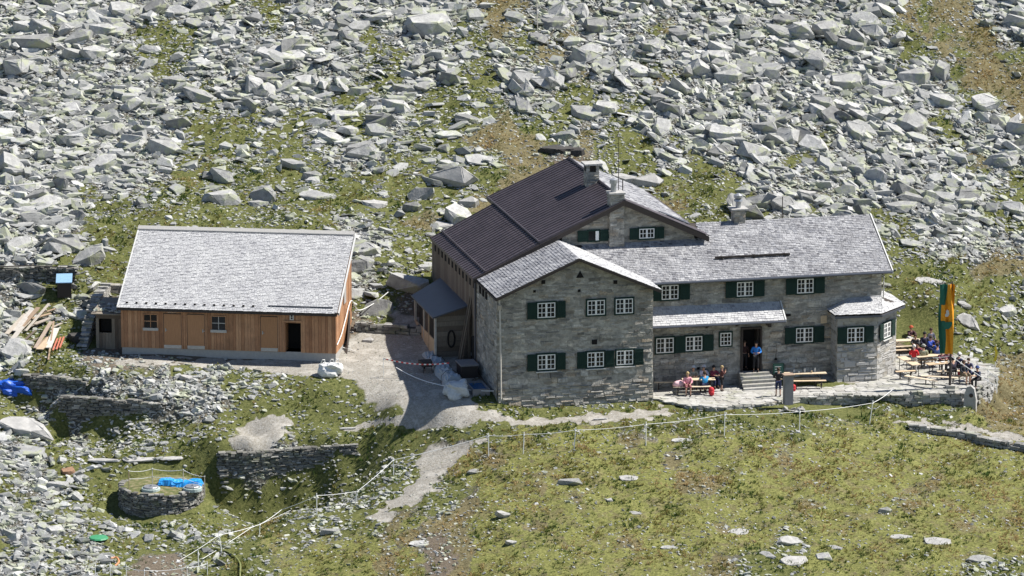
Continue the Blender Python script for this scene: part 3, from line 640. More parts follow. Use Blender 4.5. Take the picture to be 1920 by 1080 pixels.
def split_build(mb,name,mat,parent):
    """one object for each box (8 vertices) or prism in the collector"""
    adj={}
    comp=list(range(len(mb.v)))
    def fd(i):
        while comp[i]!=i: comp[i]=comp[comp[i]]; i=comp[i]
        return i
    for f_ in mb.f:
        for k in f_[1:]: comp[fd(k)]=fd(f_[0])
    groups={}
    for i in range(len(mb.v)): groups.setdefault(fd(i),[]).append(i)
    for g in groups.values():
        ix={k:j for j,k in enumerate(g)}; q=MB(); q.v=[mb.v[k] for k in g]
        for f_,t_,m_ in zip(mb.f,mb.t,mb.m):
            if f_[0] in ix: q.f.append(tuple(ix[k] for k in f_)); q.t.append(t_); q.m.append(m_)
        q.build(name,mat,parent)
hut=empty('mountain_hut',HO,HA); hut['label']='long grey stone mountain hut with green shutters, several gables and a dark metal roof'; hut['category']='mountain hut'
# ---- walls
BT=lambda z: .26*max(0,min(1,(2.7-z)/3.2))
fw_open=[(2.28,3.40,4.65,5.65),(5.2,6.28,4.65,5.65),(6.87,7.95,4.65,5.65),(2.28,3.40,1.62,2.62),(5.2,6.24,1.62,2.62),(6.9,7.96,1.62,2.62),(5.5,5.85,2.98,3.3),(4.6,5.04,6.9,7.3),(2.57,2.79,6.67,6.9),(6.77,6.99,6.46,6.68)]
W_=MB(); fz=gable((0,4.65,9.1),(5.98,6.06),7.98)
wallplane(W_,(0,0),(9.1,0),-.9,fz,BT,fw_open,seed=5)
wallplane(W_,(9.1,0),(9.1,2.4),-.9,lambda s:5.95,None,(),seed=6)
W_.build('wall',[MWs,MWm],hut)
W_=MB(); wallplane(W_,(0,5.2),(0,0),-.9,lambda s:5.95,None,[(.4,2.2,5.3,5.8)],seed=7); W_.build('wall',[MWs,MWm],hut)
W_=MB(); wallplane(W_,(0,17.4),(0,5.2),0,lambda s:5.95,None,(),mort=0,stones=False,seed=8)
for k in range(60):
    y=5.25+k*.2; W_.box(-.03-.01*random.random(),0,y,y+.185,3.6,5.95,random.random(),0)
W_.build('wall',[MWo],hut); tag(hut.children[-1],'timber clad upper side wall')
mo=[(10.2,11.28,4.75,5.75),(14.7,15.75,4.75,5.75),(18.3,19.38,4.75,5.75),(9.9,11.0,1.6,2.65),(11.6,12.7,1.6,2.65),(13.7,14.5,1.85,2.75),(15.0,16.25,.3,2.95,1),(18.3,19.38,1.8,2.8),(19.8,20.2,2.92,3.41),(17.6,18.0,3.45,3.6)]
mo=[(a-9.1,b-9.1,*c) for a,b,*c in mo]
W_=MB(); wallplane(W_,(9.1,2.4),(23.5,2.4),-.9,lambda s:5.95,lambda z:.1*max(0,min(1,(1.6-z)/2)),mo,seed=9)
rg=gable((0,3.85,7.7),(5.98,5.98),8.2)
wallplane(W_,(23.5,2.4),(23.5,10.1),-.9,rg,None,(),seed=10)
wallplane(W_,(23.5,10.1),(12.9,10.1),0,lambda s:5.98,None,(),seed=10)
W_.build('wall',[MWs,MWm],hut)
gz_=gable((0,3.6,7.9),(8.45,8.1),10.05)
W_=MB(); wallplane(W_,(5.0,5.0),(12.9,5.0),6.2,gz_,None,[(1.7,2.2,7.9,8.55),(.8,2.8,7.85,8.55),(4.1,6.05,7.85,8.55),(2.8,3.6,7,10)],seed=12)
wallplane(W_,(12.9,5),(12.9,17.4),2,lambda s:8.05,None,(),seed=13)
wallplane(W_,(12.9,17.4),(0,17.4),1.5,gable((0,4.3,12.9),(8.0,5.95),9.95),None,(),seed=14)
W_.build('wall',[MWs,MWm],hut)
# bay with angled corner
W_=MB(); bz=lambda s:3.62
wallplane(W_,(20.45,2.4),(20.45,1.2),-.9,bz,None,(),seed=15)
wallplane(W_,(20.45,1.2),(22.9,1.2),-.9,bz,lambda z:.08*max(0,min(1,(1.6-z)/2)),[(.55,1.7,1.9,2.95)],seed=16)
wallplane(W_,(22.9,1.2),(24.6,2.9),-.9,bz,None,[(.55,1.75,1.9,2.95)],seed=17)
wallplane(W_,(24.6,2.9),(24.6,5.3),-.9,bz,None,(),seed=18)
wallplane(W_,(24.6,5.3),(23.5,5.3),-.9,bz,None,(),seed=19)
W_.build('wall',[MWs,MWm],hut); tag(hut.children[-1],'angled bay at the right end of the hut')
# chimney breast on the gable
W_=MB(); wallplane(W_,(7.76,4.7),(8.62,4.7),6.9,lambda s:9.75,None,(),seed=21,sz=.8); wallplane(W_,(7.76,5),(7.76,4.7),6.9,lambda s:9.75,seed=22,sz=.8);wallplane(W_,(8.62,4.7),(8.62,5),6.9,lambda s:9.75,seed=22,sz=.8)
W_.build('chimney_breast',[MWs,MWm],hut)
# ---- roofs
def roofslab(name,pts,th,mat,parent,lab=None):
    o=MB().slab(pts,(0,0,-th)).build(name,mat,parent)
    if lab: o['label']=lab
    return o
def fascia(mb,p,q,h=.16,t=.04):
    p=np.array(p,float);q=np.array(q,float); d=q-p; n_=np.cross(d,[0,0,1]); n_/=np.linalg.norm(n_)
    mb.slab([p,q,q-[0,0,h],p-[0,0,h]],n_*t)
# front wing
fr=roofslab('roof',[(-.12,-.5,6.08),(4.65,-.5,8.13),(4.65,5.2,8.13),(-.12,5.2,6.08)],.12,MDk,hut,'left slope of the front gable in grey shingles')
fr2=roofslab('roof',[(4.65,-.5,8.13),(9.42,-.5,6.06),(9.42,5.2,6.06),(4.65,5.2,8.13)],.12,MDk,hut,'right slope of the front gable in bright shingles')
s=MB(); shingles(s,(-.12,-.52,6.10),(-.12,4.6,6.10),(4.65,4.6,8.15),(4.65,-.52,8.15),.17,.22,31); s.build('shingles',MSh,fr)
s=MB(); shingles(s,(9.44,-.52,6.08),(9.44,4.9,6.08),(4.65,4.9,8.15),(4.65,-.52,8.15),.17,.22,32); s.build('shingles',MSb,fr2)  # paler shingle colours than the left slope: its sunlight is painted in
f=MB(); fascia(f,(-.14,-.5,6.07),(4.65,-.5,8.14)); fascia(f,(4.65,-.5,8.14),(9.46,-.5,6.05)); f.build('verge_board',MDk,hut)
f=MB(); f.box(-.2,-.06,-.5,17.2,5.93,6.03); f.build('gutter',MDk,hut)
# main wing
mr=roofslab('roof',[(5.3,1.92,5.95),(23.9,1.92,5.95),(23.9,6.25,8.40),(5.3,6.25,8.40)],.12,MDk,hut,'long front slope of the right wing in grey shingles')
mb_=roofslab('roof',[(13,6.25,8.40),(23.9,6.25,8.40),(23.9,10.6,5.95),(13,10.6,5.95)],.12,MDk,hut)
s=MB(); shingles(s,(5.3,1.9,5.97),(23.9,1.9,5.97),(23.9,6.25,8.42),(5.3,6.25,8.42),.15,.19,33,inside=lambda a,b:(5.3+18.6*a>13.3) or (1.9+4.35*b<5.05 and 5.3+18.6*a>6.2)); s.build('shingles',MSh,mr)
s=MB(); shingles(s,(13,10.6,5.97),(23.9,10.6,5.97),(23.9,6.25,8.42),(13,6.25,8.42),.2,.3,34); s.build('shingles',MSh,mb_)
f=MB(); fascia(f,(23.95,1.85,5.99),(23.95,6.25,8.49),.2,.07); fascia(f,(23.95,6.25,8.49),(23.95,10.6,5.99),.2,.07); f.build('verge_board',MPl if False else MFa,hut)
hut.children[-1].data.materials[0]=MCo
f=MB(); f.tube([(9.5,1.84,5.9),(23.95,1.84,5.88)],.075,8); f.build('gutter',MGm,hut)
f=MB(); f.box(13.7,18.2,3.32,3.40,6.86,6.98); 
for x in (14.1,16,17.9): f.box(x,x+.05,3.3,3.9,6.78,6.98)
f.build('snow_rail',MDk,hut)
# dark metal roof
dk1=roofslab('roof',[(3.5,4.5,8.07),(8.6,4.5,10.27),(8.6,17.9,10.27),(3.5,17.9,8.07)],.16,MMt,hut,'upper left slope in dark brown violet metal')
dk2=roofslab('roof',[(-.32,4.5,6.13),(3.55,4.5,8.06),(3.55,16.2,8.06),(-.32,16.2,6.13)],.16,MMt,hut,'lower left slope in dark brown violet metal')
def ribs(parent,x0,z0,x1,z1,y0,y1,st=.46):
    f=MB(); y=y0+.05; d=np.array([x1-x0,0,z1-z0],float); nn=np.array([-d[2],0,d[0]])/np.linalg.norm(d)
    if nn[2]<0: nn=-nn
    while y<y1:
        a=np.array([x0,y,z0]);b=np.array([x1,y,z1]); f.slab([a+nn*.05,b+nn*.05,b-nn*.02,a-nn*.02],(0,.05,0)); y+=st
    k=int(np.linalg.norm(d)/.36)
    for i in range(1,k):
        c=np.array([x0,0,z0])+d*i/k; e=d/np.linalg.norm(d)*.03
        f.slab([c+[0,y0,0],c+e+[0,y0,0],c+e+nn*.007+[0,y0,0],c+nn*.007+[0,y0,0]],(0,y1-y0,0))
    return f.build('seam',MMt,parent)
ribs(dk1,3.55,8.09,8.6,10.27,4.5,17.9); ribs(dk2,-.32,6.13,3.5,8.04,4.5,16.2)
f=MB(); f.tube([(3.52,4.5,8.12),(3.52,17.9,8.12)],.06,6); f.tube([(8.6,4.5,10.29),(8.6,17.9,10.29)],.09,6); f.tube([(.35,4.5,6.55),(.35,16.2,6.55)],.045,6); f.build('ridge_cap',MMt,dk1)
f=MB(); fascia(f,(-.36,4.5,6.13),(8.6,4.5,10.3),.26,.05); fascia(f,(8.6,4.5,10.3),(13.65,4.5,7.95),.32,.05); f.build('verge_board',MDk,hut)
rr_=roofslab('roof',[(8.6,4.5,10.27),(13.6,4.5,7.95),(13.6,17.9,7.95),(8.6,17.9,10.27)],.14,MMt,hut,'right slope in pale shingles edged with dark metal')
s=MB(); shingles(s,(13.1,5.9,8.2),(13.1,17.9,8.2),(8.65,17.9,10.27),(8.65,5.7,10.27),.3,.42,35,lift=.035); s.build('shingles',MSh,rr_)
f=MB(); f.slab([(8.6,4.46,10.3),(13.68,4.46,7.97),(13.68,5.8,7.97),(8.6,5.6,10.3)],(0,0,.04)); f.build('verge_flashing',MMt,rr_)
f=MB(); f.slab([(11.0,5.95,9.26),(12.9,5.95,8.38),(12.9,7.1,8.38),(11.0,6.2,9.26)],(0,0,.04)); f.build('roof_flashing',MGm,rr_)
# porch roof
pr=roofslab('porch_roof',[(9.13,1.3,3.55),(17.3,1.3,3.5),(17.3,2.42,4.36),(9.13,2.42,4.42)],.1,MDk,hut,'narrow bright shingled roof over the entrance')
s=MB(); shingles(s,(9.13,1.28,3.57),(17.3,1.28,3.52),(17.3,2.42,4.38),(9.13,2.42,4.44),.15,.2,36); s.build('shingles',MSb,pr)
f=MB(); fascia(f,(17.34,1.26,3.55),(17.34,2.42,4.43),.16,.08); f.build('verge_board',MFa,pr)
f=MB(); f.tube([(9.3,1.22,3.48),(17.35,1.22,3.43)],.07,8); f.build('gutter',MGm,pr)
f=MB()
for x in (12.9,14.7,16.5): f.slab([(x,2.4,3.0),(x,2.4,3.15),(x,1.5,3.55),(x,1.5,3.4)],(.1,0,0))
f.build('bracket',MDk,pr)
# bay roof
br=MB(); A=(20.2,.8,3.66);B=(23.02,.8,3.62);C=(25.05,2.75,3.62);D=(25.05,5.5,3.62);T0=(21.5,2.4,4.25);T1=(23.5,2.4,4.32);T2=(23.5,3.4,4.36);T3=(23.5,5.3,4.3); E0=(20.2,2.4,3.66)
br.add([A,B,C,D,T0,T1,T2,T3,E0],[(0,1,5,4),(1,2,6,5),(2,3,7,6),(8,0,4),(8,3,2,1,0)],.5)
bro=br.build('bay_roof',MDk,hut); s=MB(); up3=lambda p:(p[0],p[1],p[2]+.10)
shingles(s,up3(A),up3(B),up3(T1),up3(T0),.16,.2,37); shingles(s,up3(B),up3(C),up3(T2),up3(T1),.16,.2,38); shingles(s,up3(C),up3(D),up3(T3),up3(T2),.16,.2,39); shingles(s,up3(E0),up3(A),up3(T0),up3(T0),.16,.2,40)
s.build('shingles',MSb,bro)
f=MB(); 
for a,b in ((A,B),(B,C),(C,D)): fascia(f,a,b,.12,.03)
f.build('fascia',MGm,bro)
# ---- windows
def window(x0,x1,z0,z1,w,parent=hut,cols=4,rows=3,sh=(1,1),shw=.5,ang=0.0,org=None,sill=True,open_=False,grn=True):
    """built facing -y in a local frame, then placed"""
    r=empty('window',(org[0],org[1],0) if org else (0,w,0),ang); r.parent=parent
    y=-.06; f=MB(); t=.05
    if grn: 
        e=.09; f.box(x0-e,x1+e,y+.0,y+.06,z1,z1+e); f.box(x0-e,x1+e,y,y+.06,z0-e,z0); f.box(x0-e,x0,y,y+.06,z0,z1); f.box(x1,x1+e,y,y+.06,z0,z1)
        f.build('surround',MGr,r)
    g=MB(); g.box(x0,x1,y+.035,y+.05,z0,z1); g.build('pane',MGl,r)
    f=MB(); xa=x0 if not open_ else (x0+x1)/2+.12
    f.box(xa,x1,y-.005,y+.03,z1-t,z1); f.box(xa,x1,y-.005,y+.03,z0,z0+t); f.box(xa,xa+t,y-.005,y+.03,z0+t,z1-t); f.box(x1-t,x1,y-.005,y+.03,z0+t,z1-t)
    if cols>=4: xm=(xa+x1)/2; f.box(xm-.055,xm+.055,y-.006,y+.03,z0+t,z1-t)
    cc=2 if open_ else cols
    for i in range(1,cc):
        if cc>=4 and i*2==cc: continue
        x=xa+(x1-xa)*i/cc; f.box(x-.0165,x+.0165,y,y+.03,z0+t,z1-t)
    for j in range(1,rows): z=z0+(z1-z0)*j/rows; f.box(xa+t,x1-t,y+.001,y+.029,z-.0165,z+.0165)
    f.build('frame',MWh,r)
    for k,sd_ in enumerate((-1,1)):
        if not sh[k]: continue
        f=MB(); a,b=(x0-.1-shw,x0-.1) if sd_<0 else (x1+.1,x1+.1+shw)
        f.box(a,b,y-.035,y+.0,z0-.05,z1+.06); 
        n_=max(3,int(shw/.12))
        for i in range(n_): q=a+(b-a)*i/n_; f.box(q+.012,q+(b-a)/n_-.006,y-.045,y-.034,z0-.03,z1+.04)
        for zz in (z0+.1,z1-.14): f.box(a+.02,b-.02,y-.062,y-.044,zz,zz+.05)
        f.build('shutter',MGr,r)
    if sill: f=MB(); f.box(x0-.1,x1+.1,y-.07,y+.02,z0-.155,z0-.1); f.build('sill',MFa,r)
    return r
for k,(a,b,c,d,s_,si) in enumerate([(2.33,3.36,4.72,5.58,(1,1),0),(5.24,6.25,4.73,5.58,(0,0),0),(6.9,7.9,4.73,5.58,(0,0),0),(2.33,3.36,1.71,2.58,(1,1),1),(5.23,6.2,1.71,2.56,(1,1),1),(6.95,7.92,1.74,2.57,(0,1),1)]):
    window(a,b,c,d,0-BT((c+d)/2)-.03,sh=s_,sill=si)
for a,b,c,d,s_,co_ in [(10.24,11.23,4.84,5.68,(1,1),4),(14.73,15.7,4.8,5.64,(1,1),4),(18.35,19.33,4.8,5.64,(1,1),4),(9.94,10.97,1.7,2.58,(0,1),4),(11.7,12.68,1.74,2.58,(0,1),4),(13.77,14.42,1.93,2.69,(0,0),3),(18.33,19.34,1.88,2.73,(1,1),4)]:
    window(a,b,c,d,2.36,sh=s_,cols=co_,sill=False,shw=.58)
window(21.05,22.05,2.0,2.87,1.16,shw=.5,sill=False)
window(6.55,7.16,7.95,8.5,4.97,rows=2,shw=.55,sill=False,open_=True)
window(9.58,10.48,7.93,8.5,4.97,rows=2,shw=.48,sill=False)
window(.7,1.55,2.0,2.87,0,ang=math.radians(45),org=(22.9,1.16),shw=.45)
# door recess, hatch, niches
d=MB(); d.box(15.0,16.25,3.2,3.25,.3,2.95); d.box(14.98,15.02,2.42,3.2,.3,2.95); d.box(16.23,16.27,2.42,3.2,.3,2.95); d.box(15.0,16.25,2.42,3.2,2.94,2.98); d.build('door_recess',MBk,hut)
d=MB(); d.box(15.0,15.1,2.2,2.45,.3,2.95); d.box(16.15,16.25,2.2,2.45,.3,2.95); d.box(15.1,16.15,2.2,2.45,2.85,2.95); dfo=d.build('door_frame',MDk,hut)
d=MB(); d.box(16.05,16.13,2.45,3.15,.35,2.85); d.build('door',MDk,hut)
d=MB(); d.box(19.82,20.18,2.33,2.42,2.94,3.39); d.build('wooden_hatch',MTm,hut)
d=MB(); d.box(17.6,18.0,2.34,2.42,3.46,3.6); d.box(5.52,5.83,-.03,.02,3.0,3.28); d.slab([(4.6,-.05,6.92),(5.04,-.05,6.92),(4.82,-.05,7.32)],(0,.1,0)); d.box(2.57,2.79,-.06,.02,6.67,6.88); d.box(6.77,6.99,-.06,.02,6.46,6.66)
for x,z in ((12.4,.6),(17.05,.9),(2.1,6.2),(4.7,6.1)): d.box(x,x+.14,(2.28 if x>9 else -.06),(2.4 if x>9 else .0),z,z+.14)
split_build(d,'vent_hole',MBk,hut)
# side wall beams under eave
d=MB()
for k in range(12): y=5.6+k*.95; d.box(-.06,0,y,y+.35,5.3,5.75)
for y in (.9,1.7,2.5): d.box(-.06,0,y+1.5,y+1.9,5.35,5.75)
split_build(d,'vent_opening',MBk,hut)
# chimneys
def chimney(x0,x1,y0,y1,z0,z1,seed,cap='slab'):
    c=MB()
    for a,b in (((x0,y0),(x1,y0)),((x1,y0),(x1,y1)),((x1,y1),(x0,y1)),((x0,y1),(x0,y0))): wallplane(c,a,b,z0,lambda s:z1,None,(),sz=.7,seed=seed)
    o=c.build('chimney',[MWs,MWm],hut); return o
c1=chimney(7.85,8.6,10.5,11.25,9.2,10.85,51); d=MB()
for (a,b) in ((7.85,10.5),(8.42,10.5),(7.85,11.07),(8.42,11.07)): d.box(a,a+.18,b,b+.18,10.85,11.25)
d.box(8.0,8.45,10.65,11.1,10.85,11.15,m=1); d.build('chimney_pillar',[MWs,MDk],c1); d=MB(); d.slab([(7.7,10.35,11.25),(8.78,10.38,11.25),(8.75,11.42,11.25),(7.72,11.38,11.25)],(0,0,.1)); d.build('chimney_cap',MRp,c1)
c2=chimney(7.78,8.6,4.62,5.4,9.6,10.65,52); d=MB(); d.slab([(7.7,4.55,10.65),(8.66,4.55,10.65),(8.64,5.46,10.65),(7.71,5.45,10.65)],(0,0,.1)); d.build('chimney_cap',MRp,c2)
d=MB(); d.lathe((8.05,5.0,10.75),[(.17,0),(.17,.5),(.24,.5),(.24,.72),(.1,.78)],12); d.build('flue_pipe',MMe,c2)
d=MB(); d.tube([(8.45,5.4,10.2),(8.45,5.4,12.5),(8.45,5.4,14.3)],[.024,.02,.014],6); d.tube([(8.75,5.6,10.0),(8.75,5.6,11.3)],.03,6); d.build('antenna_mast',MDk,hut)
c3=chimney(15.6,16.25,6.0,6.7,7.9,9.1,53); d=MB(); d.box(15.42,16.42,5.85,6.85,9.1,9.18); d.build('chimney_cap',MRp,c3)
d=MB(); d.lathe((15.92,6.35,9.18),[(.16,0),(.16,.35),(.27,.4),(.24,.5),(.15,.55),(.27,.6),(.27,.75),(.1,.85)],12); d.build('chimney_cowl',MMe,c3)
d=MB(); d.tube([(18.6,6.3,8.3),(18.6,6.3,9.7)],.025,6); d.build('roof_rod',MDk,hut)
# downpipes
d=MB(); d.tube([(.1,-.12,5.9),(.14,-.14,5.4),(.14,-.3,2.5),(.14,-.42,.2)],.05,8); d.lathe((.12,-.16,5.35),[(.1,0),(.12,.25)],8); d.build('downpipe',MPl,hut)
d=MB(); d.tube([(-.12,5.1,5.9),(-.12,5.1,1)],.05,8); d.build('downpipe',MGm,hut)
d=MB(); d.tube([(23.58,2.3,5.85),(23.58,2.3,4.2)],.04,8); d.build('downpipe',MWs,hut)
d=MB(); d.box(16.62,16.8,2.2,2.34,2.9,3.15); d.tube([(16.7,2.28,3.15),(16.7,2.1,3.25)],.02,5); d.build('wall_lantern',MDk,hut)
# annex
ax=empty('annex',(0,0,0)); ax.parent=hut
f=MB(); f.slab([(-2.15,7.3,3.24),(-.02,7.3,3.86),(-.02,14.9,3.86),(-2.15,13.3,3.24)],(0,0,.09)); f.build('roof',MGm,ax)
f=MB()
for k in range(9): z=.6+k*.3; f.box(-1.9,-.02,7.6-.02*(k%2),7.66,z,z+.29)
f.box(-1.9,-.02,7.56,7.7,.2,.6); f.slab([(-1.9,7.62,3.28),(-.02,7.62,3.28),(-.02,7.62,3.78)],(0,.04,0)); f.build('wall',MWo,ax)
f=MB(); f.box(-1.96,-1.88,7.6,13.2,.2,1.9); f.build('wall',MPl,ax); f=MB()
for y in (7.55,9.2,10.6,13.1): f.box(-1.98,-1.86,y,y+.14,.2,3.2)
split_build(f,'post',MPl,ax)
for y in (7.8,10.8): f=MB(); f.box(-1.92,-1.9,y,y+1.3,1.9,3.1); f.build('window',MBk,ax)
f=MB(); f.box(-1.94,-1.9,9.45,10.4,1.9,3.1); f.build('door',MDk,ax)
d=MB(); 
for k in range(17): q=math.pi*2*k/16; d.tube([(-1.0+.2*math.cos(q),7.48,1.95+.5*math.sin(q)),(-1.0+.2*math.cos(q+.4),7.48,1.95+.5*math.sin(q+.4))],.05,6)
d.build('tyre_loop',MBk,ax)
# boards leaning on side wall
ld=empty('leaning_planks',h2w(0,0,0),HA); tag(ld,'bundle of long grey planks leaning upright against the side wall by the annex','planks')
for k in range(7):
    d=MB(); x=-.45-.06*(k%3); y=6.9-.13*k; d.slab([(x-.35,y,.2),(x-.35,y+.12,.2),(-.06,y+.22,4.2+.2*(k%3)),(-.06,y+.1,4.2+.2*(k%3))],(.04,0,.0)); d.build('plank',MWo,ld)
# ---------------------------------------------------------------- barn
barn=empty('wooden_barn',BAo,BB); tag(barn,'brown larch board barn with a big pale shingle roof and four doors','barn')
BL=12.72; DP=5.5; e0=2.93; SL=.548
def bx(px): return (px-228)/402*BL
def bzz(py,px): return ((663+(px-228)*.0274)-py)/32.6*1.03
f=MB(); f.box(.03,BL-.03,.03,DP,-.6,.42); f.build('plinth',MCo,barn)
f=MB(); op=[(bx(535),bx(565),.0,2.15)]
def boards(f,x0,x1,zb,zt,skip=()):
    x=x0; r=random.Random(4)
    while x<x1-.02:
        w_=r.choice([.14,.17,.2,.24]); b_=min(x+w_,x1); c=(x+b_)/2
        segs=[(zb,zt(c))]
        for (a,q,z0,z1) in skip:
            if a<c<q: segs=[(z1,zt(c))]+([(zb,z0)] if z0>zb+.05 else [])
        t=r.random()
        for (za,zc) in segs: f.box(x+.006,b_-.006,-.02-.012*r.random(),.04,za,zc,t)
        x=b_
boards(f,0,BL,.40,lambda x:e0+.02,op); f.build('front_wall',MWd,barn)
f=MB(); y=0; r=random.Random(9)
while y<DP:
    w_=r.choice([.15,.19,.23]); y1=min(DP,y+w_); f.box(BL-.03,BL+.012*r.random(),y+.005,y1-.005,.40,e0+SL*y,r.random()); y=y1
y=0
while y<DP:
    y1=min(DP,y+.22); f.box(-.012*r.random(),.03,y+.005,y1-.005,.40,e0+SL*y,r.random()); y=y1
f.box(0,BL,DP-.05,DP,.4,e0+SL*DP); f.build('side_wall',MWd,barn)
f=MB(); f.box(bx(535),bx(565),.9,.95,.3,2.3); f.box(bx(535)-.02,bx(535),.04,.9,.3,2.3);f.box(bx(565),bx(565)+.02,.04,.9,.3,2.3);f.box(bx(535),bx(565),.04,.9,2.2,2.24);f.box(bx(535),bx(565),.04,.9,.36,.42);f.build('doorway_recess',MBk,barn)
MDo=M_tint('barn door boards',[(.40,.20,.09),(.46,.235,.115)],4,.25,.6,.003,stretch=(6,6,.6))
for (a,b,side) in ((308,342,0),(352,385.5,1),(489.5,522,0)):
    dr=empty('door',(0,0,0)); dr.parent=barn; x0,x1=bx(a),bx(b)
    f=MB(); f.box(x0,x1,-.045,-.0,.62,2.52); f.build('leaf',MDo,dr)
    f=MB(); f.box(x0,x0+.03,-.048,-.044,.62,2.52); f.box(x1-.03,x1,-.048,-.044,.62,2.52); f.box(x0+.03,x1-.03,-.048,-.044,2.47,2.52); f.build('door_gap',MDk,dr)
    f=MB(); f.box(x0-.06,x0,-.06,0,.42,2.58); f.box(x1,x1+.06,-.06,0,.42,2.58); f.box(x0-.1,x1+.1,-.09,0,2.58,2.65); f.build('door_frame',MWd,dr)
    f=MB(); f.box(x0+.02,x1-.02,-.055,-.04,.42,.62); f.build('kick_plate',MMe,dr)
    xh=x0+.1 if side==0 else x1-.14; f=MB(); f.box(xh,xh+.05,-.075,-.045,1.42,1.62); f.box(xh,xh+.14,-.1,-.075,1.5,1.53); f.build('handle',MMe,dr)
f=MB(); f.box(bx(535)-.1,bx(565)+.1,-.09,0,2.22,2.29); f.box(bx(535)-.07,bx(535),-.06,0,.42,2.22); f.box(bx(565),bx(565)+.07,-.06,0,.42,2.22); f.build('door_frame',MWd,barn)
f=MB(); f.slab([(bx(535),-.05,.45),(bx(535)-.05,-.6,.45),(bx(535)-.05,-.6,2.2),(bx(535),-.05,2.2)],(.05,0,0)) if False else f.box(bx(535),bx(535)+.04,.05,.85,.42,2.2); f.build('open_door',MDo,barn)
for (a,b,rows) in ((272,296,2),(399,424,2)):
    wn=empty('window',(0,0,0)); wn.parent=barn; x0,x1=bx(a),bx(b); z0,z1=1.62,2.4
    f=MB(); f.box(x0-.06,x1+.06,-.07,-.0,z1,z1+.06); f.box(x0-.06,x0,-.06,0,z0,z1); f.box(x1,x1+.06,-.06,0,z0,z1); f.build('frame',MWd,wn)
    f=MB(); xm=(x0+x1)/2; f.box(xm-.02,xm+.02,-.05,-.02,z0,z1); zm=(z0+z1)/2; f.box(x0,xm-.02,-.05,-.02,zm-.02,zm+.02); f.box(xm+.02,x1,-.05,-.02,zm-.02,zm+.02); f.build('muntin',MWd if a<300 else MMe,wn)
    f=MB(); f.box(x0,x1,-.04,-.035,z0,z1); f.build('pane',MGl,wn)
    f=MB(); f.box(x0-.08,x1+.08,-.12,-.0,z0-.16,z0); f.build('sill',MMe,wn)
for (a,b,c,d_,k) in ((317,332,571,580,0),(544.5,552,576,587,1)):
    sg=empty('door_sign',(0,0,0)); sg.parent=barn; x0,x1=bx(a),bx(b); z1=e0-(.20 if k==0 else .26); z0=z1-(.17 if k==0 else .34)
    f=MB(); f.box(x0,x1,-.06,-.045,z0,z1); f.build('sign_board',MFa,sg); f=MB()
    if k==0:
        for zz in (.04,.10): f.box(x0+.05,x1-.05-.08*(zz>.08),-.066,-.06,z0+zz,z0+zz+.025)
    else:
        for zz in (.05,.19): f.box(x0+.07,x1-.07,-.066,-.06,z0+zz,z0+zz+.11)
    f.build('sign_marks',MDk,sg)
# barn roof
E_=.38; ry=DP+.35
P0=(-.16,-E_,e0+.13-E_*SL);P1=(BL+.14,-E_,e0+.13-E_*SL);P2=(BL+.14,ry,e0+.13+ry*SL);P3=(-.16,ry,e0+.13+ry*SL)
rf=roofslab('roof',[P0,P1,P2,P3],.1,MDk,barn)
s=MB(); u3=lambda p:(p[0],p[1],p[2]+.015); shingles(s,u3(P0),u3(P1),u3(P2),u3(P3),.125,.16,61,lift=.02,th=.016); s.build('shingles',MSb,rf)
f=MB(); fascia(f,(P1[0]+.05,P1[1],P1[2]+.06),(P2[0]+.05,P2[1],P2[2]+.06),.16,.07); fascia(f,(P0[0],P0[1],P0[2]+.06),(P3[0],P3[1],P3[2]+.06),.16,.07); split_build(f,'verge_board',MFa,rf)
f=MB(); f.slab([(P3[0],ry-.2,P3[2]-.03),(P2[0],ry-.2,P2[2]-.03),(P2[0],ry+.06,P2[2]+.12),(P3[0],ry+.06,P3[2]+.12)],(0,.02,.05)); f.box(P3[0],P2[0],ry,ry+.1,P2[2]-.2,P2[2]+.1); f.build('ridge_board',MCo,rf)
f=MB(); f.box(P0[0],P1[0],-E_-.03,-E_,P0[2]-.16,P0[2]-.02); f.build('fascia',MDk,rf)
for k in range(14):
    x=.35+k*.575; yy=-E_+.28; zz=e0+.16+yy*SL; f=MB(); f.tube([(x,yy+.12,zz+.05),(x,yy,zz+.1),(x+.09,yy,zz+.1),(x+.09,yy+.12,zz+.05)],.018,5); f.box(x-.02,x+.11,yy-.01,yy+.01,zz,zz+.09); f.build('snow_guard',MDk,rf)
f=MB(); yy=-E_+.35; zz=e0+.2+yy*SL; f.box(8.75,12.55,yy,yy+.05,zz-.02,zz+.05); f.build('snow_rail',MGm,rf)
f=MB(); f.box(BL+.01,BL+.06,2.6,3.3,2.75,3.95); f.build('gable_shutter',MCo,barn); f=MB(); f.box(BL,BL+.12,2.5,3.4,3.95,4.02); f.build('shutter_cover',MWd,barn)
f=MB(); f.box(BL,BL+.25,-.45,-.3,e0-.1,e0-.02); f.build('beam_end',MDk,barn)
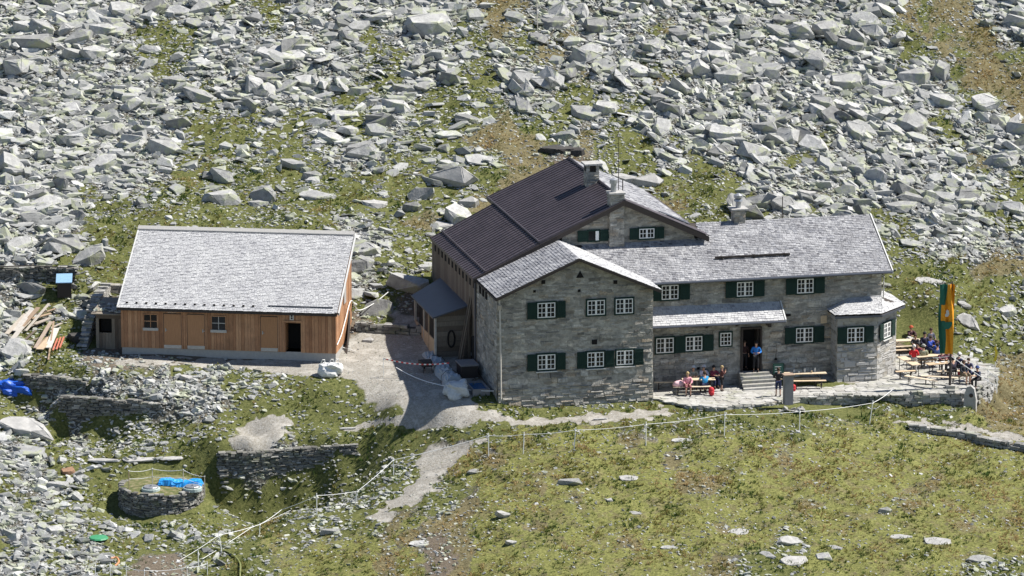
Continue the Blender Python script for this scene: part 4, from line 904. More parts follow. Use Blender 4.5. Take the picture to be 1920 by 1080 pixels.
# ---------------------------------------------------------------- dry stone work
def dry(name,path,label,mats=None,thick=.45,seed=1,cat='dry stone wall',ch=(.07,.18),ln=(.2,.6),closed=False,cap=True):
    """path: list of (x,y,zbottom,ztop); stones laid in rough courses, right side of path is the face"""
    r=random.Random(seed); mb=MB(); pts=[np.array(p,float) for p in path]
    for a,b in zip(pts[:-1],pts[1:]):
        d=(b-a)[:2]; L_=np.linalg.norm(d); d=d/L_; nr=np.array([d[1],-d[0]])
        q=lambda s_,o,z:(a[0]+d[0]*s_+nr[0]*o,a[1]+d[1]*s_+nr[1]*o,z)
        za=lambda s_:a[2]+(b[2]-a[2])*s_/L_; zt=lambda s_:a[3]+(b[3]-a[3])*s_/L_
        mb.add([q(0,-.08,za(0)-.3),q(L_,-.08,za(L_)-.3),q(L_,-.08,zt(L_)-.08),q(0,-.08,zt(0)-.08),q(0,-thick+.1,za(0)-.3),q(L_,-thick+.1,za(L_)-.3),q(L_,-thick+.1,zt(L_)-.08),q(0,-thick+.1,zt(0)-.08)],
            [(0,1,2,3),(7,6,5,4),(3,2,6,7),(0,3,7,4),(1,5,6,2)],.5,1)
        z=min(a[2],b[2])-.15; top=max(a[3],b[3])
        while z<top:
            hh=r.uniform(*ch); s_=-r.uniform(0,.2)
            while s_<L_:
                l_=r.uniform(*ln); m_=s_+l_/2
                if -.1<m_<L_+.1 and za(min(max(m_,0),L_))-.2<z and z+hh*.5<zt(min(max(m_,0),L_))+r.uniform(-.04,.05):
                    for side in ((0,-1) if thick<.6 and cap else (0,)):
                        o0=r.uniform(-.05,.10) if side==0 else -thick; o1=-thick*.55 if side==0 else -thick*.5
                        J=lambda k=.03:r.uniform(-k,k); t=r.random()
                        V=[q(s_+.01+J(),o1,z+J(.01)),q(s_+l_-.01+J(),o1,z+J(.01)),q(s_+l_-.01+J(),o0+J(),z+J(.015)),q(s_+.01+J(),o0+J(),z+J(.015)),
                           q(s_+.01+J(),o1,z+hh-.012),q(s_+l_-.01+J(),o1,z+hh-.012),q(s_+l_-.02+J(),o0-abs(J()),z+hh-.015+J(.02)),q(s_+.02+J(),o0-abs(J()),z+hh-.015+J(.02))]
                        mb.add(V,[(0,3,2,1),(4,5,6,7),(0,1,5,4),(1,2,6,5),(2,3,7,6),(3,0,4,7)],t,0)
                s_+=l_
            z+=hh
    o=mb.build(name,mats or [MDs,MDd]); tag(o,label,cat); return o
def pw(u,v,z): p=onz(u,v,z); return p
def wseg(lst): # (u,v,z at base, top z)
    return [(*pw(u,v,zb)[:2],zb,zt) for u,v,zb,zt in lst]
def wtop(lst): # pixel of top edge
    return [(*pw(u,v,zt)[:2],zb,zt) for u,v,zb,zt in lst]
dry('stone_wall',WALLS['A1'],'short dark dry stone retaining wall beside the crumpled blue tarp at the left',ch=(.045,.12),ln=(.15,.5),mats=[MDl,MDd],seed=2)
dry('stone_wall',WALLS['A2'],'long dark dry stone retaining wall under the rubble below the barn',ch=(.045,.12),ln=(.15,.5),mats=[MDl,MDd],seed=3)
B_=WALLS['B']
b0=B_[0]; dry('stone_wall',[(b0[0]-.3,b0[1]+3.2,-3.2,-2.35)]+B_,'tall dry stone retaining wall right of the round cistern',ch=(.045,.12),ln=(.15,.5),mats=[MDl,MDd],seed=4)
cc=np.array([CIS[0],CIS[1]]); R_=2.32
ring=[(cc[0]+R_*math.cos(q),cc[1]+R_*math.sin(q),-5.1,-3.4) for q in [math.radians(a) for a in range(150,392,14)]]
cis=empty('round_cistern',(cc[0],cc[1],-3.4)); tag(cis,'round dry stone cistern with a grassy top and two round lids','cistern')
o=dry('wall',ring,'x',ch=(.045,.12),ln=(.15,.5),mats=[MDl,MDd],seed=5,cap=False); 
for k in ('label','category'): del o[k]
o.parent=cis; o.location=(-cc[0],-cc[1],3.4)
f=MB(); r=random.Random(3); top=[(2.26*math.cos(q*.3142),2.26*math.sin(q*.3142)) for q in range(20)]
f.add([(x,y,-.05) for x,y in top]+[(x*.5,y*.5,.05) for x,y in top]+[(0,0,.06)],[(i,(i+1)%20,20+(i+1)%20,20+i) for i in range(20)]+[(20+i,20+(i+1)%20,40) for i in range(20)])
MTop=M_tint('turf top',[(.07,.09,.025),(.14,.13,.05)],4,.6,.95,.04); 
m,n,b=newmat('turf top soil'); c=ramp(n,noise(n,3,6,.7,objvec(n)),[(.35,(.05,.08,.02)),(.5,(.12,.12,.04)),(.62,(.22,.19,.11))]); n.links.new(c,b.inputs['Base Color']); b.inputs['Roughness'].default_value=1; MTop=m
f.build('turf_top',MTop,cis,smooth=True)
MLid=M_plain('pale concrete lid ring',(.42,.50,.48),.8); 
for (u,v) in ((283,917),(361,916)):
    p=pw(u,v,-3.33)-np.array([cc[0],cc[1],-3.4]); l=empty('lid',tuple(p)); l.parent=cis
    MB().lathe((0,0,-.1),[(.52,0),(.52,.16),(.5,.18)],20).build('lid_ring',MLid,l)
    f=MB(); f.lathe((0,0,.1),[(.42,0),(.42,.05),(.4,.07)],20); f.box(-.05,.05,-.05,.05,.17,.24); f.build('lid_cover',MMe,l)
# terrace: slab, paving, retaining wall
f=MB(); f.slab([tuple(p) for p in TERR],(0,0,-.1)); o=f.build('terrace',MWm); tag(o,kind='structure')
f=MB(); r=random.Random(8); TPo=np.array(TERR)
xa,ya=TPo[:,0].min(),TPo[:,1].min(); xb,yb=TPo[:,0].max(),TPo[:,1].max(); y=ya; row_=0
while y<yb:
    x=xa+(row_%2)*.3; hh=r.uniform(.3,.55)
    while x<xb:
        w_=r.uniform(.25,.85); cx_,cy_=x+w_/2,y+hh/2
        if inpoly(np.array([cx_]),np.array([cy_]),TERR)[0]:
            k=r.choice([5,6,7]); z=-.36+r.uniform(-.012,.022); ph=r.random()*6
            P=[(cx_+w_*.6*math.cos(ph+6.283*i/k)*r.uniform(.88,1.1),cy_+hh*.68*math.sin(ph+6.283*i/k)*r.uniform(.85,1.1),z+r.uniform(-.006,.006)) for i in range(k)]
            f.slab(P,(0,0,-.06),r.random())
        x+=w_
    y+=hh; row_+=1
MPv=M_tint('terrace flagstones',[(.30,.295,.27),(.44,.43,.40),(.52,.51,.48),(.38,.365,.33)],5,.35,.9,.015,extra=lichen(.35,(.25,.26,.15)))
o=f.build('paving',MPv); tag(o,kind='structure')
tw=[(a_,b_,c_,-.34) for a_,b_,c_,d_ in WALLS['T']]
dry('stone_wall',tw,'pale dry stone retaining wall under the guests on the right terrace',seed=6,ch=(.08,.2),ln=(.2,.65),mats=[MDs,MDd])
tw=[(*onz(u,v,-.38)[:2],-.75,-.40) for (u,v) in TPX[:6]]
dry('stone_wall',tw,'low stone edging of the paved terrace in front of the entrance',seed=7,mats=[MPv,MDd],ch=(.08,.16))
dry('stone_wall',[(*onz(u,v,z)[:2],z-.3,z+.1) for u,v,z in ((1705,800,-1.25),(1800,812,-1.5),(1925,842,-1.75))],'low stone edge beside the track below the right terrace',seed=8)
# ruin and shed beside barn
f=[b2w(-2.75,.3,0),b2w(-2.75,6.6,0)]
dry('ruined_wall',[(*b2w(-2.7,7.2)[:2],1.0,3.35),(*b2w(-2.75,4.5)[:2],.9,3.2),(*b2w(-2.8,2.4)[:2],.8,2.0),(*b2w(-2.8,.9)[:2],.7,1.0)],'stepped end of a pale ruined stone wall left of the barn',seed=9,mats=[MDs,MDs],thick=.55,cat='ruined wall')
dry('ruined_wall',[(*b2w(-2.4,7.0)[:2],1.0,3.3),(*b2w(.6,7.2)[:2],1.0,3.3)],'rear stretch of the ruined stone wall behind the small board shed',seed=10,mats=[MWm,MWm],thick=.5,ch=(.2,.3),ln=(.5,1.),cat='ruined wall')
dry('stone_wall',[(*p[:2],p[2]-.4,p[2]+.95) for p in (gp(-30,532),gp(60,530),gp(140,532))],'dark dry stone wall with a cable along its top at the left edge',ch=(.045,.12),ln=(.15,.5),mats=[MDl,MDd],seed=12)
P=[gp(-30,532),gp(60,530),gp(140,532)]; c=MB(); c.tube([(p[0],p[1]-.2,p[2]+1.05+.06*math.sin(i*2)) for i,p in enumerate(P)],.035,5); o=c.build('cable',MDk); tag(o,'dark cable lying along the top of the wall at the left edge','cable')
sh=empty('board_shed',BAo,BB); tag(sh,'small weathered board shed with rubble on its roof beside the barn','shed')
f=MB()
for k in range(8):
    x=-1.72+k*.19; f.box(x,x+.18,.95,.99,.0,1.0 if k<5 and k>0 else 1.95)
f.box(-1.72,-.2,.94,.99,1.85,2.1); f.build('front_wall',MWo,sh)
f=MB(); f.box(-1.72,-1.68,.99,4,.0,2.1); f.box(-.2,-.16,.99,4,0,2.1); f.box(-1.68,-.2,3.9,3.95,0,2.1); f.build('side_wall',MWo,sh)
f=MB(); f.slab([(-1.95,.7,2.12),(-.1,.7,2.12),(-.1,4.1,2.35),(-1.95,4.1,2.35)],(0,0,.07)); rfo=f.build('roof',MWo,sh); f=MB(); r=random.Random(5)
for k in range(70):
    V,F=TPL[k%36]; s_=r.uniform(.12,.28); R=rotm(r.random()*6,r.uniform(-.3,.3),r.uniform(-.3,.3)); f.add((V*s_)@R.T+np.array([r.uniform(-1.85,-.2),r.uniform(.8,3.9),2.3]),[tuple(q) for q in F])
f.build('roof_stones',MR,rfo)
f=MB(); f.box(-1.5,-.7,1.3,1.32,1.0,1.85); f.build('opening',MBk,sh)
f=MB(); f.box(-.75,-.6,1.3,1.8,1.05,1.3); f.build('stored_crate',MTm,sh)
p=gp(121,553); bxo=empty('covered_box',(p[0],p[1],p[2]),.1); tag(bxo,'dark box under a pale blue cover left of the ruined wall','box')
MBl=cloth('pale blue tarpaulin',(.25,.42,.60),.5); MB().box(-.42,.42,-.3,.6,-.1,.8).build('body',MDk,bxo); MB().slab([(-.5,-.4,.8),(.46,-.4,.8),(.5,.75,1.1),(-.46,.75,1.1)],(0,0,.05)).build('cover',MBl,bxo)
# yard wall
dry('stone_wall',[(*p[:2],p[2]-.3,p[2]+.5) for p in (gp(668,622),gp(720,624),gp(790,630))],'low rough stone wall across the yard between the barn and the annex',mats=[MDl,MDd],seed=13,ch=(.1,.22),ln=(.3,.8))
# ---------------------------------------------------------------- steps
st=empty('stone_steps',HO,HA); tag(st,'flight of pale stone steps up to the open hut door','steps')
for k in range(5):
    z=.34-.15*k; f=MB(); w0=2.38 if k==0 else 1.75-.3*(k-1); w1=1.75-.3*k; 
    f.slab([(14.8-.03*k,w1,z),(16.6+.12*k,w1+.03,z),(16.6+.1*k,w0+.02,z),(14.85-.02*k,w0+.02,z)],(0,0,-.13 if k else -.7),random.random()); f.build('step',MPv,st)
f=MB(); f.box(14.9,16.7,1.6,2.38,-.5,.2); f.build('step_core',MDs,st)
# ---------------------------------------------------------------- beer benches and tables
FZ=-.345
def table(a,b,label,group,z=.75,wd=.55,kind='table',leg=MDk,top=MTm,fz=FZ):
    """a,b pixel positions of the two ends of the top"""
    A=onz(*a,fz+z);B=onz(*b,fz+z); c=(A+B)/2; L_=np.linalg.norm(B-A); yaw=math.atan2(B[1]-A[1],B[0]-A[0]); L_=max(L_,1.9 if kind=='table' else 1.2); L_=min(L_,2.5)
    nm='beer_table' if kind=='table' else 'beer_bench'
    t=empty(nm,(c[0],c[1],fz),yaw); tag(t,label,kind,group)
    MB().box(-L_/2,L_/2,-wd/2,wd/2,z-.035,z,random.random()).build('top' if kind=='table' else 'seat',top,t)
    for s_ in (-1,1):
        f=MB(); x=s_*(L_/2-.28); 
        for q in (-1,1): f.tube([(x,q*(wd/2-.06),z-.035),(x,q*(wd/2-.03),0)],.022,5)
        f.tube([(x,-wd/2+.05,z*.35),(x,wd/2-.05,z*.35)],.016,5); f.tube([(x,0,z*.4),(x-s_*.35,0,z-.04)],.014,5); f.build('leg',leg,t)
    return t
G1='tables on the terraces'; G2='benches on the terraces'
Bn=lambda a,b,l: table(a,b,l,G2,.47,.27,'bench')
Tb=lambda a,b,l: table(a,b,l,G1)
Bn((1226,716),(1291,715),'pale bench against the wall at the left end of the entrance terrace')
Tb((1279,711),(1341,710),'pale table left of the steps with four people around it')
Bn((1262,725),(1333,724),'bench in front with the pink woman and blue shirted person sitting')
Bn((1282,711),(1340,710),'bench behind the left table near the wall carrying two seated guests')
Tb((1471,700),(1549,698),'pale table with glasses against the wall right of the steps')
Bn((1484,714),(1549,713),'empty pale bench in front of the table with the glasses')
Bn((1463,710),(1538,708),'bench half hidden behind the timber pillar')
Tb((1690,668),(1719,684),'orange brown table running towards the viewer beside the angled bay')
Tb((1683,638),(1710,637),'rearmost pale table on the right terrace beside the bay')
Tb((1732,667),(1758,665),'short pale table between the red jacket and the banner')
Tb((1743,682),(1788,678),'busy table with dishes directly left of the flagpole')
Bn((1697,704),(1758,714),'empty bench turned diagonally at the front of the right terrace')
Bn((1727,704),(1796,708),'long empty bench just behind the diagonal one by the flagpole')
Bn((1757,696),(1801,695),'pale bench in front of the busy table at the flagpole')
Bn((1689,649),(1707,648),'pale bench in front of the rearmost table')
Bn((1686,656),(1706,655),'second pale bench before the rearmost table')
Bn((1728,675),(1748,674),'bench under the guest in the khaki jacket')
Bn((1688,696),(1708,695),'small bench at the foot of the bay wall')
Bn((1796,704),(1822,704),'bench under the guests right of the flagpole')
Bn((1730,652),(1762,656),'bench under the group in blue jackets')
Bn((1758,680),(1786,679),'bench behind the busy table by the flagpole')
MGls=M_plain('glass and crockery',(.7,.72,.7),.2,namt=.05)
def small(name,u,v,z,prof,mat,label,cat,group=None):
    p=onz(u,v,z); o=MB().lathe((0,0,0),prof,10).build(name,mat,loc=tuple(p)); tag(o,label,cat,group); return o
tz=FZ+.755
for k,(u,v,lb) in enumerate(((1489,698,'small clear glass at the left of the table right of the steps'),(1498,699,'white cup beside two glasses on the table right of the steps'),(1509,698,'tall glass in the middle of the table right of the steps'),(1522,699,'short glass with dark drink right of the middle of that table'),(1528,697,'tall pale glass near the right end of the table by the wall'))):
    small('drinking_glass',u,v,tz,[(.035,0),(.04,(.16,.09,.22,.12,.24)[k]),(.03,(.165,.095,.225,.125,.245)[k])],[MGls,MGls,MGls,MTm,MGls][k],lb,'glass','glasses on the table right of the steps')
for k,(u,v,lb) in enumerate(((1757,680,'white plate at the left end of the busy table'),(1768,679,'white plate in the middle of the busy table'),(1778,680,'cup at the right end of the busy table'))):
    small('plate',u,v,tz,[(.12,0),(.14,.03),(.1,.035)] if k<2 else [(.04,0),(.05,.11),(.04,.115)],MGls,lb,'plate','dishes on the busy table')
# ---------------------------------------------------------------- people
def skinmesh(name,V,E,Rr,lev=1):
    me=bpy.data.meshes.new(name); me.from_pydata(V,E,[]); o=bpy.data.objects.new(name,me); coll().objects.link(o)
    md=o.modifiers.new('s','SKIN'); md.use_smooth_shade=True
    for i,sv in enumerate(me.skin_vertices[0].data): sv.radius=(Rr[i] if isinstance(Rr[i],tuple) else (Rr[i],Rr[i])); sv.use_root=(i==0)
    m2=o.modifiers.new('u','SUBSURF'); m2.levels=lev; m2.render_levels=lev
    dg=bpy.context.evaluated_depsgraph_get(); r=bpy.data.meshes.new_from_object(o.evaluated_get(dg)); r.name=name
    bpy.data.objects.remove(o); bpy.data.meshes.remove(me); return r
def pose(kind):
    """joint positions; person faces -Y, origin on the ground (standing) or under the seat"""
    J={}
    if kind in('stand','hands_front','arms_up'):
        J.update(pel=(0,0,.95),che=(0,0,1.25),nec=(0,-.01,1.47),hed=(0,-.03,1.62))
        for s,n_ in ((-1,'l'),(1,'r')):
            J['hip'+n_]=(s*.09,0,.9); J['kne'+n_]=(s*.11,-.03,.5); J['ank'+n_]=(s*.12,.02,.09); J['toe'+n_]=(s*.14,-.15,.04); J['sho'+n_]=(s*.18,0,1.40)
            if kind=='stand': J['elb'+n_]=(s*.25,.02,1.12); J['wri'+n_]=(s*.24,-.08,.88); J['han'+n_]=(s*.235,-.11,.80)
            elif kind=='hands_front': J['elb'+n_]=(s*.27,-.03,1.13); J['wri'+n_]=(s*.12,-.25,1.12); J['han'+n_]=(s*.05,-.29,1.14)
            else: J['elb'+n_]=(s*.26,-.12,1.2); J['wri'+n_]=(s*.12,-.24,1.35); J['han'+n_]=(s*.07,-.25,1.42)
    else:
        ln=-.10 if kind=='sit_lean' else .0
        J.update(pel=(0,0,.55),che=(0,ln*.6,.83),nec=(0,ln,1.04),hed=(0,ln-.03,1.19))
        for s,n_ in ((-1,'l'),(1,'r')):
            J['hip'+n_]=(s*.09,-.04,.55); J['kne'+n_]=(s*.13,-.45,.54); J['ank'+n_]=(s*.12,-.43,.09); J['toe'+n_]=(s*.13,-.6,.04); J['sho'+n_]=(s*.18,ln,.98)
            if kind=='sit_lean': J['elb'+n_]=(s*.24,ln-.2,.80); J['wri'+n_]=(s*.12,ln-.38,.80); J['han'+n_]=(s*.08,ln-.46,.81)
            else: J['elb'+n_]=(s*.25,ln-.05,.74); J['wri'+n_]=(s*.13,ln-.28,.64); J['han'+n_]=(s*.10,ln-.35,.63)
    return J
_pc={}
def figmesh(kind):
    if kind in _pc: return _pc[kind]
    J=pose(kind); 
    def chain(order,rad,edges):
        idx={k:i for i,k in enumerate(order)}; return [J[k] for k in order],[(idx[a],idx[b]) for a,b in edges],[rad[k] for k in order]
    J['chin']=tuple(np.array(J['hed'])+np.array((0,-.02,-.03))); J['crown']=tuple(np.array(J['hed'])+np.array((0,.015,.07)))
    body=['pel','che','nec','chin','crown','hipl','knel','ankl','toel','hipr','kner','ankr','toer','shol','elbl','wril','hanl','shor','elbr','wrir','hanr']
    rad=dict(pel=(.13,.10),che=(.14,.10),nec=.058,chin=.078,crown=.088,hipl=.088,hipr=.088,knel=.058,kner=.058,ankl=.036,ankr=.036,toel=(.038,.025),toer=(.038,.025),shol=.06,shor=.06,elbl=.042,elbr=.042,wril=.028,wrir=.028,hanl=(.034,.018),hanr=(.034,.018))
    ed=[('pel','che'),('che','nec'),('nec','chin'),('chin','crown')]+[(a+s,b+s) for s in 'lr' for a,b in (('hip','kne'),('kne','ank'),('ank','toe'),('sho','elb'),('elb','wri'),('wri','han'))]+[('pel','hipl'),('pel','hipr'),('che','shol'),('che','shor')]
    bm_=skinmesh('body',*chain(body,rad,ed))
    bm=bmesh.new(); bm.from_mesh(bm_); 
    def blob(c,s,seg=8):
        r=bmesh.ops.create_uvsphere(bm,u_segments=seg,v_segments=6,radius=1); 
        for v in r['verts']: v.co=Vector((v.co.x*s[0]+c[0],v.co.y*s[1]+c[1],v.co.z*s[2]+c[2]))
    h=J['hed']; blob((h[0],h[1]-.095,h[2]+.0),(.014,.03,.02)); blob((h[0]-.083,h[1],h[2]),(.012,.02,.028)); blob((h[0]+.083,h[1],h[2]),(.012,.02,.028))
    # fingers and thumb
    for s,n_ in ((-1,'l'),(1,'r')):
        w=Vector(J['wri'+n_]); hn=Vector(J['han'+n_]); d=(hn-w).normalized(); sd=d.cross(Vector((0,0,1)) if abs(d.z)<.8 else Vector((0,1,0))).normalized(); dn=sd.cross(d).normalized()
        if dn.z>0: dn=-dn
        for k in range(5):
            if k<4: st_=hn+sd*(.024-.016*k); e1=st_+d*(.035,.042,.039,.03)[k]; e2=e1+(d*.6+dn*.8).normalized()*(.028,.032,.03,.024)[k]; rr=.0085
            else: st_=w+(hn-w)*.5+sd*.03; e1=st_+(d*.5+sd*.8).normalized()*.03; e2=e1+d*.028; rr=.010
            t=MB().tube([st_,e1,e2],[rr,rr*.92,rr*.7],5); vv=[bm.verts.new(p) for p in t.v]
            for f_ in t.f: bm.faces.new([vv[i] for i in f_])
    bm.to_mesh(bm_); bm.free(); bm_.polygons.foreach_set('use_smooth',[True]*len(bm_.polygons))
    up_=lambda d,ks,a: {k:(tuple(x+a for x in d[k]) if isinstance(d[k],tuple) else d[k]+a) for k in ks}
    for s in 'lr': J['slv'+s]=tuple(np.array(J['elb'+s])*.25+np.array(J['wri'+s])*.75)
    o1=['pel','che','nec','shol','elbl','slvl','shor','elbr','slvr']; J['nec']=tuple(np.array(J['nec'])-np.array((0,0,.03)))
    rd=dict(rad); rd['slvl']=rd['slvr']=.034; r1=up_(rd,o1,.024); r1['pel']=(.165,.135)
    sh_=skinmesh('jacket',*chain(o1,r1,[('pel','che'),('che','nec'),('che','shol'),('shol','elbl'),('elbl','slvl'),('che','shor'),('shor','elbr'),('elbr','slvr')]))
    for s in 'lr': J['hem'+s]=tuple(np.array(J['kne'+s])*.15+np.array(J['ank'+s])*.85); J['kn2'+s]=tuple(np.array(J['kne'+s])*.8+np.array(J['ank'+s])*.2)
    rd['heml']=rd['hemr']=.045; rd['kn2l']=rd['kn2r']=.055
    o2=['pel','hipl','knel','heml','hipr','kner','hemr']; r2=up_(rd,o2,.018)
    tr_=skinmesh('trousers',*chain(o2,r2,[('pel','hipl'),('hipl','knel'),('knel','heml'),('pel','hipr'),('hipr','kner'),('kner','hemr')]))
    o3=['pel','hipl','knel','kn2l','hipr','kner','kn2r']; r3=up_(rd,o3,.02)
    so_=skinmesh('shorts',*chain(o3,r3,[('pel','hipl'),('hipl','knel'),('knel','kn2l'),('pel','hipr'),('hipr','kner'),('kner','kn2r')]))
    def sph(name,c,s,rot=None,cut=None):
        b=bmesh.new(); r=bmesh.ops.create_uvsphere(b,u_segments=14,v_segments=9,radius=1)
        for v in r['verts']:
            v.co=Vector((v.co.x*s[0],v.co.y*s[1],v.co.z*s[2]))
            if cut is not None and v.co.z<cut+max(0,-v.co.y)*.9: v.co.z=cut+max(0,-v.co.y)*.9
            v.co+=Vector(c)
        m_=bpy.data.meshes.new(name); b.to_mesh(m_); b.free(); m_.polygons.foreach_set('use_smooth',[True]*len(m_.polygons)); return m_
    hair=sph('hair',(h[0],h[1]+.022,h[2]+.035),(.104,.112,.112),cut=-.10)
    hat=MB().lathe((h[0],h[1]+.005,h[2]+.055),[(.15,0),(.15,.012),(.105,.02),(.10,.07),(.06,.105),(.01,.115)],14)
    me_=bpy.data.meshes.new('hat'); me_.from_pydata(hat.v,[],hat.f); me_.polygons.foreach_set('use_smooth',[True]*len(me_.polygons))
    shoes=[]
    for s in 'lr':
        a=J['ank'+s]; b=J['toe'+s]; shoes.append(sph('shoe',((a[0]+b[0])/2,(a[1]+b[1])/2+.02,.05),(.052,.14,.06),cut=-.05))
    _pc[kind]=dict(body=bm_,jacket=sh_,trousers=tr_,shorts=so_,hair=hair,hat=me_,shoes=shoes); return _pc[kind]
_cm={}
def CM_(c,rough=.85):
    k=tuple(c)
    if k not in _cm: _cm[k]=cloth('cloth %d'%len(_cm),c,rough)
    return _cm[k]
SKIN=M_plain('sun tanned skin',(.50,.29,.20),.6,namt=.1)
def person(x,y,z,yaw,kind,jac,tro,hair,label,h=1.72,hat=None,shorts=False,grp=None):
    p=empty('person',(x,y,z),yaw); p.scale=(h/1.72,)*3; tag(p,label,'person',grp); G=figmesh(kind)
    def part(nm,me,mat):
        o=bpy.data.objects.new(nm,me); coll().objects.link(o); o.parent=p
        if not me.materials: me.materials.append(None)
        o.material_slots[0].link='OBJECT'; o.material_slots[0].material=mat; return o
    part('body',G['body'],SKIN); part('jacket',G['jacket'],CM_(jac)); part('shorts' if shorts else 'trousers',G['shorts' if shorts else 'trousers'],CM_(tro)); part('hair',G['hair'],CM_(hair))
    if hat: part('hat',G['hat'],CM_(hat))
    for m_ in G['shoes']: part('shoe',m_,CM_((.05,.04,.035)))
    return p
def pstand(u,v,z,*a,**k): q=onz(u,v,z); return person(q[0],q[1],z,*a,**k)
def psit(u,v,*a,fz=FZ,**k): # u,v: pixel of the seat surface under the person
    q=onz(u,v,fz+.47); return person(q[0],q[1],fz,*a,**k)
BK=(.012,.012,.016); BR=(.06,.035,.02); BL_=(.45,.33,.16); NV=(.02,.03,.09); GY=(.3,.3,.3)
R0=HA
q=h2w(15.85,2.05,.35); person(q[0],q[1],.35,R0-.2,'hands_front',(.02,.20,.62),BK,BK,'person in a bright blue jacket standing on the top step in the doorway',h=1.78)
q=h2w(15.35,2.75,.35); person(q[0],q[1],.35,R0+.1,'stand',(.04,.015,.015),BK,BR,'person in dark clothes standing in shade behind the blue jacket in the doorway',h=1.7)
psit(1289,724,R0-.15,'sit',(.75,.34,.40),(.30,.10,.12),BL_,'woman in a pink top sitting on the front bench facing the viewer',shorts=True)
psit(1322,723,R0+math.pi,'sit_lean',(.02,.30,.62),NV,BR,'person in a turquoise blue shirt on the front bench with back turned',h=1.7)
psit(1299,712,R0,'sit_lean',(.36,.34,.28),GY,BR,'person in a khaki shirt and pale cap behind the left table',hat=(.6,.62,.66))
psit(1318,711,R0,'sit_lean',(.72,.66,.74),GY,BK,'person in a white shirt behind the left table',hat=(.62,.6,.62))
psit(1336,711,R0+.3,'sit_lean',(.22,.03,.06),NV,BK,'person in a dark red top at the right end of the bench behind the table')
q=onz(1353,733,FZ); person(q[0],q[1],FZ,R0+1.4,'arms_up',(.08,.02,.02),BK,BL_,'blond person in a dark vest standing right of the left table',h=1.48,shorts=True)
pstand(1459,743,FZ,R0+math.pi-.3,'hands_front',(.025,.022,.025),NV,BR,'person in a dark jacket standing with back turned beside the timber pillar',h=1.66,shorts=True)
T='on the right terrace'
psit(1706,636,R0+.2,'sit_lean',(.06,.02,.03),BK,(.35,.08,.02),'person in a dark top and orange red hat at the rearmost table',hat=(.45,.08,.03))
pstand(1713,700,FZ,R0+math.pi-.5,'hands_front',(.65,.02,.03),(.5,.48,.45),(.7,.68,.64),'white haired person in a bright red jacket beside the orange brown table',h=1.7)
psit(1731,675,R0+math.pi-.2,'sit',(.30,.31,.22),GY,BR,'person in a khaki jacket sitting right of the red jacket',h=1.82,hat=(.3,.32,.3))
psit(1721,668,R0-.8,'sit',(.20,.03,.07),BK,BK,'person in a maroon top between the red and the khaki jackets')
psit(1733,651,R0+.1,'sit',(.03,.03,.06),BK,BK,'dark haired person in black at the back of the blue jacketed group',h=1.85)
psit(1742,655,R0+.5,'sit_lean',(.02,.06,.36),NV,BR,'person in a royal blue jacket left in the blue group')
psit(1752,664,R0+.9,'sit_lean',(.03,.10,.45),NV,BR,'person in a lighter blue jacket at the front of the blue group',h=1.76)
psit(1762,655,R0+1.0,'sit',(.18,.03,.04),NV,BK,'person in a dark red jacket half hidden behind the banner foot')
psit(1764,681,R0+.1,'sit_lean',(.16,.05,.07),BK,BK,'person in a wine red top leaning on the busy table')
psit(1777,680,R0-.2,'sit_lean',(.22,.08,.10),BK,BL_,'blond person at the busy table next to the flagpole')
psit(1795,690,R0+math.pi/2+.3,'sit_lean',(.02,.025,.08),BK,BK,'person in navy with a white cap right of the flagpole',hat=(.8,.8,.8),h=1.8)
psit(1806,703,R0+.35,'sit',(.025,.03,.04),(.25,.2,.12),BR,'bare legged person in a dark jacket on the bench right of the flagpole',shorts=True,h=1.76)
psit(1834,712,R0-.9,'sit_lean',(.02,.03,.07),BK,NV,'person in dark blue with a blue cap sitting on the terrace edge',hat=(.03,.06,.2),h=1.7)
psit(1716,652,R0-.3,'sit_lean',(.05,.05,.05),NV,BR,'dark clothed person between the rearmost table and the blue group',h=1.74)
psit(1745,642,R0+.4,'sit',(.10,.10,.14),BK,BR,'grey clothed person at the very back of the blue group',h=1.78)
psit(1757,672,R0+math.pi-.4,'sit_lean',(.05,.10,.30),NV,BK,'person with back turned in a dark blue pullover left of the busy table',h=1.78)
psit(1788,697,R0+math.pi+.2,'sit_lean',(.035,.03,.05),BK,BK,'person in black with back turned directly right of the flagpole',h=1.74)
psit(1815,697,R0-.2,'sit_lean',(.05,.05,.10),NV,BR,'brown haired person in navy between the bare legged guest and the terrace edge')
# bags, jackets
def blobmesh(name,c,s,mat,label,cat,seed=1,amt=.18,yaw=0,flat=True,parent=None,n_=(18,12)):
    b=bmesh.new(); bmesh.ops.create_uvsphere(b,u_segments=n_[0],v_segments=n_[1],radius=1)
    for v in b.verts:
        k=v.co.copy(); q=1+amt*float(2*fbm(np.array([k.x*1.6+seed*3+k.z]),np.array([k.y*1.6+k.z*1.3+seed]),seed,3)[0])
        e=lambda t:math.copysign(abs(t)**.75,t)
        v.co=Vector((e(k.x)*s[0]*q,e(k.y)*s[1]*q,e(k.z)*s[2]*q+(s[2]*.9)))
        if flat and v.co.z<0: v.co.z=0
    m_=bpy.data.meshes.new(name); b.to_mesh(m_); b.free(); m_.materials.append(mat); o=bpy.data.objects.new(name,m_); coll().objects.link(o); o.location=c; o.rotation_euler=(0,0,yaw)
    m_.polygons.foreach_set('use_smooth',[True]*len(m_.polygons))
    if parent: o.parent=parent
    if label: tag(o,label,cat)
    return o
RED=cloth('red nylon',(.55,.02,.03),.6)
